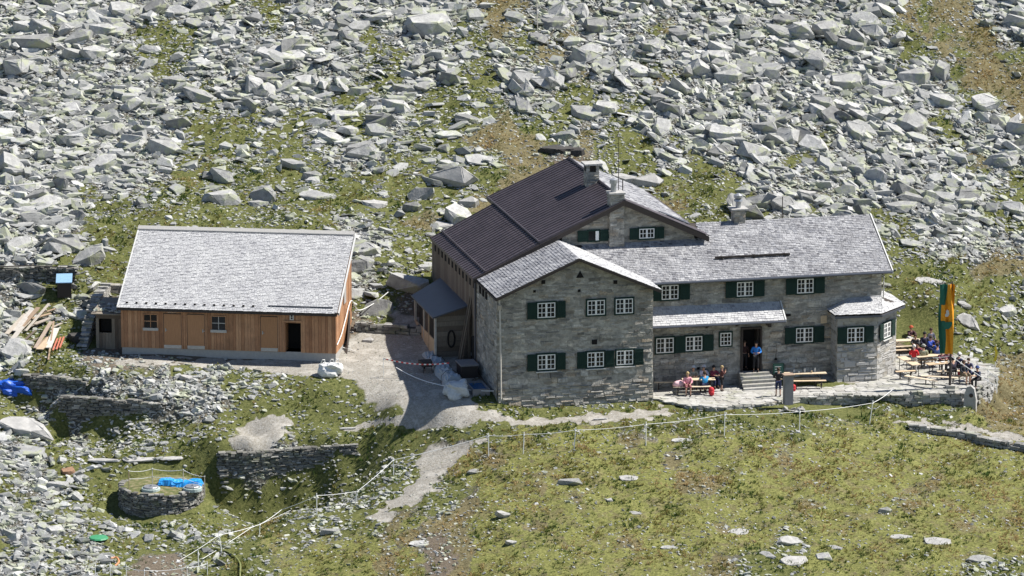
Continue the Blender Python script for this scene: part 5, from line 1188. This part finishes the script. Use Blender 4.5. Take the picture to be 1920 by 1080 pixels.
def rucksack(u,v,s,label,mat=RED):
    q=onz(u,v,FZ); r_=empty('backpack',(q[0],q[1],FZ),R0); tag(r_,label,'backpack'); blobmesh('body',(0,0,0),(.17*s,.14*s,.26*s),mat,None,None,parent=r_)
    blobmesh('front_pocket',(0,-.13*s,.02),(.11*s,.06*s,.12*s),mat,None,None,seed=2,parent=r_); MB().tube([(-.05,.1,.5*s),(0,.1,.56*s),(.05,.1,.5*s)],.012,5).build('carry_loop',MDk,r_)
rucksack(1334,741,1.0,'red backpack on the paving at the right end of the front bench'); rucksack(1488,733,.8,'small red backpack right of the timber pillar'); rucksack(1800,706,.9,'dark red backpack under the bench right of the flagpole',CM_((.30,.02,.03)))
rucksack(1344,726,1.15,'black backpack standing behind the red one',CM_((.015,.018,.025)))
q=onz(1273,713,FZ+.76); o=blobmesh('jacket',(q[0],q[1]-.2,FZ+.42),(.36,.2,.19),CM_((.72,.46,.50)),'pale pink jacket thrown over the left end of the table','jacket',seed=4,amt=.35,yaw=R0)
def smooth(P,n_=6):
    out=[]; P=[np.array(p) for p in P]; Q=[2*P[0]-P[1]]+P+[2*P[-1]-P[-2]]
    for i in range(1,len(Q)-2):
        for k in range(n_):
            t=k/n_; out.append(.5*((2*Q[i])+(-Q[i-1]+Q[i+1])*t+(2*Q[i-1]-5*Q[i]+4*Q[i+1]-Q[i+2])*t*t+(-Q[i-1]+3*Q[i]-3*Q[i+1]+Q[i+2])*t**3))
    return out+[P[-1]]
# ---------------------------------------------------------------- banner and terrace fittings
MPo=M_plain('dark timber post',(.06,.05,.045),.85); MWp=M_plain('white plastic post',(.78,.78,.75),.6,namt=.08); MPw=M_plain('weathered timber pillar',(.24,.235,.24),.9)
q=onz(1781,727,FZ); fl=empty('banner_pole',tuple(q),R0*0); tag(fl,'tall pole with a hanging green and orange banner on the right terrace','flag')
f=MB(); f.slab([(-.25,-.2,0),(.28,-.22,0),(.25,.25,0),(-.27,.2,0)],(0,0,.16)); f.build('base_stone',MPv,fl)
MB().tube([(0,0,0),(0,0,2.2),(0,.0,6.3)],[.08,.065,.04],8).build('pole',MPo,fl)
def strip(x0f,x1f,z0,z1,yoff,nx_=6,nz_=40):
    V=[];F=[]
    for j in range(nz_+1):
        z=z0+(z1-z0)*j/nz_
        for i in range(nx_+1):
            s_=i/nx_; xa,xb_=x0f(z),x1f(z); x=xa+(xb_-xa)*s_
            y=-.14+.085*math.sin(x*15+z*1.3)+.05*math.sin(x*29+z*2.3)+.03*math.sin(z*2.1)+yoff
            V.append((x,y,z))
    for j in range(nz_):
        for i in range(nx_): a=j*(nx_+1)+i; F.append((a,a+1,a+nx_+2,a+nx_+1))
    n_=len(V); V+= [(x,y+.008,z) for x,y,z in V]; F+=[tuple(reversed([k+n_ for k in f_])) for f_ in F]
    m_=MB(); m_.add(V,F,.5); return m_
ZT,ZB=6.15,2.05
lf=lambda z:-.74-.03*math.sin(z*2)+.05*max(0,(3.6-z)/1.5); md=lambda z:-.30-.10*(1-(z-ZB)/(ZT-ZB))*.8-.05*math.sin(z*1.7); rt=lambda z:.15-.05*(1-(z-ZB)/(ZT-ZB))
MGn=cloth('green banner cloth',(.015,.14,.095),.75); MOr=cloth('orange banner cloth',(.85,.35,.012),.75)
ban=strip(lf,md,ZB,ZT,0).build('green_stripe',MGn,fl,smooth=True); strip(md,rt,ZB,ZT,0,12).build('orange_stripe',MOr,fl,smooth=True)
e=strip(lambda z:-.62,lambda z:.06,4.0,4.95,-.03,14,14).build('emblem_panel',MOr,fl,smooth=True)
f=MB(); f.lathe((-.2,0,0),[(.01,0),(.3,0)],16) if False else None
cx_,cz_=-.27,3.95; V=[(cx_,-.285,cz_)]; F=[]
for k in range(17): a=math.pi+math.pi*k/16; V.append((cx_+.30*math.cos(a),-.285,cz_+.42*math.sin(a)))
for k in range(1,17): F.append((0,k,k+1))
g_=MB(); g_.add(V,F); g_.add([(x,y+.012,z) for x,y,z in V],[tuple(reversed(x)) for x in F]); g_.build('green_half_disc',MGn,fl)
f=MB(); f.slab([(-.38,-.33,4.28),(-.24,-.33,4.28),(-.16,-.33,4.42),(-.19,-.33,4.62),(-.28,-.33,4.70),(-.36,-.33,4.60),(-.33,-.33,4.48),(-.41,-.33,4.40)],(0,.012,0)); f.build('crest',MFa,e)
f=MB(); f.tube([(-.78,-.12,6.2),(.05,-.1,6.2)],.025,6); f.tube([(-.1,0,6.2),(-.1,-.12,6.2)],.02,5); f.build('cross_bar',MPo,fl)
# standing stone with plaque, timber pillar
p=onz(1813,738,-.38); p=onY(1819,781,p[1]-.5); ss=empty('standing_stone',(p[0],p[1],p[2]-.1),-.35); tag(ss,'tall grey standing stone with a round plaque at the terrace wall corner','standing stone')
f=MB(); f.slab([(-.38,-.12,0),(.36,-.14,0),(.34,-.12,1.2),(.22,-.1,1.75),(.02,-.1,1.92),(-.2,-.1,1.85),(-.36,-.12,1.4)],(0,.26,0)); f.build('slab',MRp,ss); 
d=MB(); V=[];n_=14
d.slab([(.06+.12*math.cos(2*math.pi*k/n_),-.15,1.38+.12*math.sin(2*math.pi*k/n_)) for k in range(n_)],(0,.05,0)); d.build('plaque',MDk,ss)
p=onz(1478,758,FZ); tp=empty('timber_pillar',(p[0],p[1],FZ),R0); tag(tp,'thick square grey timber pillar standing on a heap of stones at the terrace edge','pillar')
f=MB(); f.box(-.27,.0,-.2,.2,0,1.72,.3); f.box(.0,.24,-.18,.2,0,1.70,.8); f.build('shaft',MPw,tp)
f=MB(); f.box(-.33,.30,-.26,.26,1.72,1.77); f.build('cap',MPl,tp)
hp=MB(); r=random.Random(6)
for k in range(16):
    V,F=TPL[(k*5)%48]; s_=r.uniform(.22,.4); R=rotm(r.random()*6,r.uniform(-.6,.6),r.uniform(-.3,.6)); hp.add((V*s_)@R.T+np.array([p[0]+r.uniform(-.5,.9),p[1]-.35+r.uniform(-.6,.2),FZ-.15+r.uniform(-.25,.1)]),[tuple(q_) for q_ in F])
o=hp.build('stone_heap',MDs); tag(o,'heap of tilted pale stones at the foot of the timber pillar','stone heap')
q=h2w(17.15,1.75); mn=empty('menu_board',(q[0],q[1],FZ),R0-.05); tag(mn,'dark green menu board standing beside the entrance steps','sign board')
MB().slab([(-.3,-.02,.15),(.3,-.02,.15),(.3,.12,1.1),(-.3,.12,1.1)],(0,.03,0)).build('board',cloth('green chalkboard',(.01,.07,.05),.6),mn)
f=MB(); f.slab([(-.34,-.03,0),(-.29,-.03,0),(-.29,.12,1.16),(-.34,.12,1.16)],(0,.05,0)); f.slab([(.29,-.03,0),(.34,-.03,0),(.34,.12,1.16),(.29,.12,1.16)],(0,.05,0)); f.slab([(-.29,.12,1.10),(.29,.12,1.10),(.29,.13,1.16),(-.29,.13,1.16)],(0,.05,0)); f.build('frame',MGr,mn)
f=MB()
for k in range(5): zz=.95-.14*k; f.slab([(-.22,.068+(zz-.7)*.147-.005,zz),(.16-.05*(k%2),.068+(zz-.7)*.147-.005,zz),(.16-.05*(k%2),.072+(zz-.7)*.147-.003,zz+.03),(-.22,.072+(zz-.7)*.147-.003,zz+.03)],(0,-.004,0))
f.build('chalk_line',MFa,mn)
# ---------------------------------------------------------------- fences
def fpost(u,v,h,label,group,r_=.027,lean=(0,0),mat=MWp,onter=False,name='fence_post'):
    p=onz(u,v,FZ) if onter else gp(u,v); e_=empty(name,(p[0],p[1],p[2]-.05)); tag(e_,label,'fence post',group)
    MB().tube([(0,0,0),(lean[0],lean[1],h+.05)],r_,6).build('rod',mat,e_); f=MB(); f.lathe((lean[0]*.88,lean[1]*.88,h*.88),[(r_*1.2,0),(r_*2,.03),(r_*1.2,.06)],8); f.build('tape_holder',MDk if mat!=MWp else MWp,e_)
    return np.array([p[0]+lean[0]*.9,p[1]+lean[1]*.9,p[2]+h*.9])
def tape(pts,label,sag=.06,r=.015,name='fence_tape',mat=MRo,flat=True,cat='fence tape',sags=None):
    P=[]; 
    for k,(a,b) in enumerate(zip(pts[:-1],pts[1:])):
        a=np.array(a);b=np.array(b); n_=8; sg=(sags[k] if sags else sag)
        for i in range(n_): t=i/n_; P.append(a+(b-a)*t-np.array([0,0,sg*4*t*(1-t)]))
    P.append(np.array(pts[-1])); f=MB()
    f.tube(P,r,5); o=f.build(name,mat); tag(o,label,cat); return o
GF='electric fence posts across the meadow'
mp=[]
for k,(u,v,h,ln,lb) in enumerate([(665,946,.85,(.18,0),'short leaning white post where the lower fence turns by the tall dry wall'),(738,893,1.05,(0,0),'white fence post standing left of the pale gravel path'),(916,856,1.35,(0,0),'first tall white fence post right of the gravel path'),(981,851,1.25,(.05,0),'white post second from the gravel path'),(1076,846,1.35,(.1,0),'slightly leaning white post third from the gravel path'),
  (1211,835,1.35,(0,0),'white fence post in the meadow below the right edge of the front gable'),(1358,818,1.4,(.02,0),'white fence post in the meadow below the entrance steps'),(1499,808,1.25,(0,0),'white fence post below the timber pillar'),(1630,796,1.4,(.18,.0),'leaning white fence post below the terrace wall')]):
    mp.append(fpost(u,v,h,lb,GF,lean=ln))
endp=onz(1675,729,FZ+.1)
tape(mp[1:]+[endp],'long white fence tape crossing the meadow below the hut',.07)
lp=[]
for (u,v,h,ln,lb) in [(594,966,1.25,(0,0),'white post in front of the tall dry stone wall'),(486,1004,.7,(.05,0),'small white post at the lower bend of the rope left of the meadow'),(416,1036,1.1,(-.15,0),'leaning white post beside the garden hose'),(372,1066,1.0,(.0,0),'white post at the bottom left of the garden hose')]:
    lp.append(fpost(u,v,h,lb,GF,lean=ln))
tape([mp[1],mp[0],lp[0],gp(528,972)+[0,0,.5],lp[1],lp[2],gp(330,1068)+[0,0,.4]],'white fence tape running down past the tall dry stone wall',.05)
tape([gp(545,965)+[0,0,.25],gp(470,1000)+[0,0,.3],gp(380,1056)+[0,0,.25]],'second lower white tape beside the garden hose',.03,.014)
GC='thin posts around the round cistern'; cp=[]
for (u,v,lb) in ((242,914,'thin pale post at the left rim of the cistern'),(286,910,'thin pale post behind the left cistern lid'),(344,912,'thin pale post in front of the blue tarpaulin'),(384,925,'thin pale post at the right end of the cistern')):
    p=pw(u,v,-3.36); e_=empty('fence_post',tuple(p)); tag(e_,lb,'fence post',GC); MB().tube([(0,0,-.2),(0,0,1.0)],.022,6).build('rod',MPl,e_); MB().lathe((0,0,.95),[(.035,0),(.03,.05)],6).build('cap',MWp,e_); cp.append(p+[0,0,.95])
tape(cp,'thin pale rope strung between the posts of the round cistern',.09,.014,name='rope',cat='rope'); tape([c_-[0,0,.45] for c_ in cp],'lower pale rope between the posts of the round cistern',.05,.012,name='rope',cat='rope')
GB='posts along the bottom left edge'; bp=[]
for k,(u,v,lb) in enumerate(((179,1082,'first pale post from the left along the bottom edge'),(207,1080,'pale post right of the orange hose at the bottom edge'),(237,1084,'third pale post from the left along the bottom edge'),(271,1092,'fourth pale post from the left along the bottom edge'),(351,1086,'fifth pale post from the left along the bottom edge'),(389,1078,'last pale post of the row at the bottom edge near the hose'))):
    bp.append(fpost(u,v,.75,lb,GB,.02))
tape(bp,'pale rope between the posts at the bottom left edge',.1,.014,name='rope',cat='rope')
# yard tapes
yp=fpost(719,706,1.15,'thin white post in the sunny yard between barn and hut','single posts in the yard',.016)
f=MB(); f2=MB(); a=yp; b=h2w(-1.9,4.0,1.35); 
for i in range(26):
    t0,t1=i/26,(i+.98)/26; P0_=a+(b-a)*t0-[0,0,.8*t0*(1-t0)];P1_=a+(b-a)*t1-[0,0,.8*t1*(1-t1)]; f.slab([P0_,P1_,P1_+[0,0,.07],P0_+[0,0,.07]],(0,.006,0),t=(i%2)*1.0)
MRW=M_tint('red white barrier tape',[(.8,.8,.78),(.65,.06,.05)],4,.1,.6,0); o=f.build('barrier_tape',MRW); tag(o,'red and white striped barrier tape across the shaded yard','barrier tape')
tape([gp(743,700)+[0,0,.35],h2w(-3.0,2.6,.55),h2w(-.15,.2,.55)],'white tape from the yard to the corner of the stone hut',.12,.02)
# terrace ropes
tpp=[]
for (u,v,lb) in ((1852,722,'thin pale post at the right rim of the terrace'),(1869,735,'short pale post at the outermost terrace corner')):
    tpp.append(fpost(u,v,.95,lb,'posts on the terrace rim',.018,onter=True))
ph=fl.location; top_=np.array([ph.x,ph.y,ph.z+1.9])
tape([top_+[-1.0,.3,-.2],top_,np.array(tpp[1])-[0,0,.55]],'pale rope from the flagpole down to the outer terrace corner',.03,.02,name='rope',cat='rope'); tape([top_+[.3,1.5,-.2],tpp[0],tpp[1]],'pale rope running along the terrace rim posts',.03,.014,name='rope',cat='rope')
p=gp(1866,692); ye=empty('marker_stake',tuple(p)); tag(ye,'stake with small yellow flags beyond the right end of the terrace','marker'); MB().tube([(0,0,0),(.02,0,1.5)],.025,5).build('stake',MWp,ye)
f=MB(); MYl=cloth('yellow plastic flag',(.85,.68,.05),.6)
f.add([(-.12,-.03,.5),(.05,-.04,.45),(.12,-.02,1.0),(.02,-.04,1.45),(-.10,-.02,1.3),(-.02,-.03,.9)],[(0,1,2,5),(5,2,3,4)]); f.add([(-.12,0,.5),(.05,.0,.45),(.12,.0,1.0),(.02,.0,1.45),(-.10,.0,1.3),(-.02,.0,.9)],[(5,2,1,0),(4,3,2,5)]); f.build('flag',MYl,ye)
# hill pole
p=gp(1008,55); hp_=empty('snow_pole',tuple(p)); tag(hp_,'lone thin pale pole standing on the scree at the top of the slope','pole'); MB().tube([(0,0,-.2),(-.05,0,1.6),(-.12,0,3.2)],[.035,.03,.025],6).build('rod',MPl,hp_); MB().lathe((-.12,0,3.15),[(.04,0),(.04,.1)],8).build('cap',MMe,hp_)
# ---------------------------------------------------------------- yard things
MTp=cloth('grey blue tarpaulin',(.36,.42,.47),.55); MTq=cloth('pale grey tarpaulin',(.52,.55,.57),.55)
ct=empty('covered_stack',h2w(-2.0,1.9,.1),HA); tag(ct,'long low stack under a grey blue tarpaulin beside the annex','covered stack')
V=[];F=[];r=random.Random(2); n1_=14;n2_=22
for j in range(n2_+1):
    y=1.2+6.4*j/n2_-1.0; sx=.48+.06*math.sin(j*.9); hz__=.95+.08*math.sin(j*1.3)
    for i in range(n1_+1):
        a=math.pi*i/n1_; w=1+.06*math.sin(i*2.3+j*1.9)+r.uniform(-.03,.03); V.append((math.copysign(abs(math.cos(a))**.6,-math.cos(a))*sx*w-.12*j/n2_,y,(math.sin(a)**.7)*hz__*w+.0 if 0<i<n1_ else -.1))
for j in range(n2_):
    for i in range(n1_): a=j*(n1_+1)+i; F.append((a,a+1,a+n1_+2,a+n1_+1))
F.append(tuple(range(n1_,-1,-1))); F.append(tuple(n2_*(n1_+1)+i for i in range(n1_+1)))
m_=MB(); m_.add(V,F); m_.build('tarpaulin',MTp,ct,smooth=False); f=MB()
for yy in (1.4,3.4,5.2): f.tube([(-.58,yy,.1),(-.5,yy,.75),(-.2,yy,1.03),(.2,yy,1.03),(.5,yy,.75),(.55,yy,.1)],.015,5)
f.build('lashing',MDk,ct)
o=blobmesh('covered_crate',tuple(h2w(-2.15,1.0,.02)),(.72,.6,.58),MTq,'bulky crate wrapped in a pale tarpaulin at the front of the yard','covered crate',seed=7,amt=.4,yaw=HA,n_=(24,16)); o.data.polygons.foreach_set('use_smooth',[False]*len(o.data.polygons))
tr=empty('water_trough',h2w(-.75,1.6,-.05),HA); tag(tr,'dark water trough with blue lining against the side wall of the hut','trough')
f=MB(); f.box(-.5,.5,-.9,1.1,0,.12); f.box(-.5,-.42,-.9,1.1,.12,.62); f.box(.42,.5,-.9,1.1,.12,.62); f.box(-.42,.42,-.9,-.82,.12,.62); f.box(-.42,.42,1.02,1.1,.12,.62); f.build('basin',MPw,tr); MB().box(-.41,.41,-.81,1.01,.3,.52).build('water',cloth('blue lining water',(.03,.13,.30),.2),tr)
cr=empty('dark_crate',h2w(-.72,4.4,.25),HA); tag(cr,'dark wooden crate with a grey lid against the hut side wall','crate'); MB().box(-.5,.45,-.7,.7,-.2,.95).build('body',MDk,cr); MB().box(-.56,.5,-.76,.76,.95,1.02).build('lid',MPw,cr)
bn_=empty('side_door',h2w(-.05,5.9,.3),HA); tag(bn_,'dark arched doorway leaf in the shaded side wall','door'); bn_.parent=None
f=MB(); f.slab([(-.03,-.55,0),(-.03,.5,0),(-.03,.5,1.7),(-.03,.3,2.05),(-.03,-.02,2.15),(-.03,-.35,2.05),(-.03,-.55,1.7)],(.06,0,0)); f.build('leaf',MBk,bn_); MB().box(-.07,-.04,.3,.36,.9,1.1).build('handle',MMe,bn_)
bn_.name='side_doorway'
p=gp(797,652); o=None
ch=empty('hand_cart',h2w(-2.9,5.6,.55),HA); tag(ch,'small dark wheelbarrow standing in the shade in front of the annex','wheelbarrow')
MB().slab([(-.3,-.35,.35),(.3,-.35,.35),(.38,.45,.35),(-.38,.45,.35)],(0,0,.28)).build('tub',MDk,ch); MB().tube([(0,.6,.18+.18*math.sin(a)) if False else (0,.62+.18*math.cos(a),.18+.18*math.sin(a)) for a in [k*.628 for k in range(11)]],.035,6).build('wheel',MBk,ch); f=MB(); f.tube([(-.25,-1.0,.6),(-.2,.6,.25)],.02,5); f.tube([(.25,-1.0,.6),(.2,.6,.25)],.02,5); f.tube([(-.22,-.4,.45),(-.26,-.42,0)],.02,5); f.tube([(.22,-.4,.45),(.26,-.42,0)],.02,5); f.build('frame',MDk,ch)
# big bag by the barn
p=gp(619,703); bg_=empty('bulk_bag',tuple(p),.2); tag(bg_,'full white bulk bag standing in front of the right barn corner','bag')
blobmesh('sack',(0,0,-.05),(.66,.5,.42),cloth('white woven sack',(.72,.72,.71),.8),None,None,seed=5,amt=.55,parent=bg_,n_=(26,18)); bg_.children[-1].data.polygons.foreach_set('use_smooth',[False]*len(bg_.children[-1].data.polygons))
f=MB()
for a in (-.4,.1,.4): f.tube([(a-.15,0,.7),(a-.05,-.1,.95),(a+.1,.05,.9),(a+.12,.1,.7)],.03,5)
f.build('lifting_loop',cloth('sack loop',(.7,.7,.68),.8),bg_)
# pale conduit from barn to rock
c_=[b2w(BL+.05,-.1,1.1),b2w(BL+.4,.6,1.3),b2w(BL+.35,2.2,2.1),b2w(BL+.1,3.4,2.9),b2w(BL+.15,4.6,3.6)]; c_=[p_+np.array([0,0,BAo[2]-.78]) for p_ in c_]
e1=gp(672,600)+[0,0,.6]; e2=gp(700,585)+[0,0,.5]; e3=gp(728,566)+[0,0,.6]
P=[b2w(BL+.1,-.2,1.75),b2w(BL+.12,1.2,2.05),b2w(BL+.12,2.6,2.6),b2w(BL+.12,4.6,3.3),e1,e2,e3]
o=MB().tube(smooth(P),.03,7).build('pipe',MWp); tag(o,'white pipe sweeping from the barn side wall up towards the big rock','pipe')
o=MB().tube([gp(628,652)+[0,0,.15],gp(645,655)+[0,0,.1],gp(668,662)+[0,0,.08]],.03,6).build('pipe',MWp); tag(o,'short white pipe lying at the right front corner of the barn','pipe')
p=gp(660,625); 
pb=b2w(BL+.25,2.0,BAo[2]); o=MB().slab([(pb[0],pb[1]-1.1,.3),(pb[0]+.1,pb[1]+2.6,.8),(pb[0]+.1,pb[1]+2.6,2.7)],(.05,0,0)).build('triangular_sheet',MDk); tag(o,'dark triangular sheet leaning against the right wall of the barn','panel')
# blue tarps
MBt=cloth('bright blue tarpaulin',(.01,.10,.55),.45); MCy=cloth('light blue tarpaulin',(.02,.30,.75),.45)
p=gp(26,742); o=blobmesh('blue_tarpaulin',(p[0],p[1]+.4,p[2]-.1),(.85,.5,.42),MBt,'crumpled royal blue tarpaulin among the rocks at the left edge','tarpaulin',seed=9,amt=.75,n_=(36,24)); o.data.polygons.foreach_set('use_smooth',[False]*len(o.data.polygons))
p=pw(338,909,-3.35); ta=empty('blue_cover',tuple(p),-.12); tag(ta,'light blue tarpaulin draped over a long box on the round cistern','tarpaulin')
V=[];F=[];r=random.Random(14)
for j in range(7):
    for i in range(25):
        x=-1.25+2.5*i/24; k=j/6; y=-.45+.9*k; z=.27*min(1,(1-abs(2*k-1))*3)+r.uniform(-.03,.03)+.02*math.sin(i*.9+j*2)+.05*math.sin(i*.35); 
        if i in(0,24): z*=.1
        V.append((x+r.uniform(-.02,.02),y+(0 if 0<j<6 else r.uniform(-.08,.08)),z))
for j in range(6):
    for i in range(24): a=j*25+i; F.append((a,a+1,a+26,a+25))
m_=MB(); m_.add(V,F); m_.build('sheet',MCy,ta); MB().box(-1.15,1.15,-.3,.3,-.05,.2).build('box',MDk,ta)
o=small('round_cover',185,1012,0,[(.5,0),(.55,.03),(.5,.10),(.2,.13),(.02,.14)],cloth('green plastic lid',(.06,.30,.14),.5),'round green lid lying among the rocks at the lower left','lid'); p=gp(185,1014); o.location=tuple(p+[0,0,.12])
# hoses
hz_=[gp(u,v)+[0,0,.1] for u,v in ((345,1038),(375,1030),(410,1032),(435,1042),(450,1060),(450,1085))]
o=MB().tube(smooth(hz_),.04,6).build('garden_hose',M_plain('olive hose',(.22,.24,.08),.6)); tag(o,'olive garden hose curving through the grass at the bottom left','hose')
o=MB().tube(smooth([gp(u,v)+[0,0,.15] for u,v in ((208,1052),(218,1050),(223,1058),(216,1066))]),.05,6).build('hose_end',M_plain('orange hose',(.65,.28,.13),.6)); tag(o,'short curved orange pipe end at the bottom left edge','hose')
# planks
GP='loose planks left of the barn'
for k,(a,b,w_,lb) in enumerate([((12,632),(48,598),.2,'leftmost long pale plank of the pile left of the barn'),((28,628),(60,594),.26,'second pale plank from the left in the pile'),((40,622),(72,592),.2,'brownish plank leaning third in the pile'),((48,626),(92,588),.12,'thin plank crossing the middle of the pile'),((56,618),(94,606),.28,'broad short plank lying flat in the middle of the pile'),((60,606),(96,600),.2,'dark brown plank under the upper end of the pile'),((20,646),(42,628),.22,'short pale plank in front of the left end of the pile'),
    ((66,660),(96,622),.16,'long narrow plank with a dark hole right of the pile'),((74,664),(98,640),.3,'broad white plank beside the one with the hole'),((90,658),(106,628),.26,'upright looking white plank at the right of the pile'),((91,682),(101,618),.07,'thin pale stick in front of the rightmost planks')]):
    A=gp(*a)+[0,0,.18+.05*(k%3)]; B=gp(*b)+[0,0,.3+.1*(k%4)]; d=B-A; n_=np.array([-d[1],d[0],0]); n_/=np.linalg.norm(n_)
    o=MB().obox((A+B)/2,d,n_*w_*1.4,(0,0,.05),t=(k*.37)%1).build('plank',MPl); tag(o,lb,'plank',GP)
r=random.Random(12)
for k,(nm,u,v,ua,va) in enumerate((('grey weathered plank lying under the left side of the pile',22,640,58,606),('short grey plank crossing the left planks',30,612,70,616),('grey plank sticking out at the top of the pile',62,597,104,588),('broken pale plank end at the front of the pile',48,640,66,626),('dull brown plank beneath the broad white one',70,655,90,640),('thin grey batten along the back of the pile',44,600,88,592),('grey board lying flat behind the right planks',88,622,116,612),('narrow pale batten in front of the whole pile',30,652,78,640))):
    A=gp(u,v)+[0,0,.12]; B=gp(ua,va)+[0,0,.2+.05*(k%3)]; d=B-A; n_=np.array([-d[1],d[0],0]); n_/=np.linalg.norm(n_)
    o=MB().obox((A+B)/2,d,n_*(.14+.05*(k%3)),(0,0,.045),t=(k*.41)%1).build('plank',MWo if k%2 else MPl); tag(o,nm,'plank',GP)
MRd=M_plain('faded red laths',(.50,.16,.10),.8)
for k,(a,b,lb) in enumerate([((99,662),(108,644),'left one of three faded red laths near the planks'),((106,660),(114,642),'middle one of three faded red laths near the planks'),((112,657),(120,641),'right one of three faded red laths near the planks')]):
    A=gp(*a)+[0,0,.15]; B=gp(*b)+[0,0,.3]; o=MB().obox((A+B)/2,B-A,(.09,0,0),(0,0,.05)).build('lath',MRd); tag(o,lb,'lath','red laths by the planks')
# long kerb slabs above the cistern
for k,(a,b,lb) in enumerate([((162,866),(228,864),'leftmost of the long flat slabs above the round cistern'),((228,866),(296,862),'middle one of the long flat slabs above the round cistern'),((298,862),(345,860),'rightmost of the long flat slabs above the round cistern'),((635,806),(670,803),'pale kerb slab at the bend of the path below the yard'),((1110,788),(1140,786),'pale flat slab set in the footpath below the entrance')]):
    A=gp(*a);B=gp(*b); c_=(A+B)/2; L_=np.linalg.norm(B-A); boulder(c_[0],c_[1],c_[2]+.06,L_*1.1,.42,.42,math.atan2(B[1]-A[1],B[0]-A[0]),0,.2,MRp,lb,(0,4,8,12,0)[k])
# black stone blocks on wall end
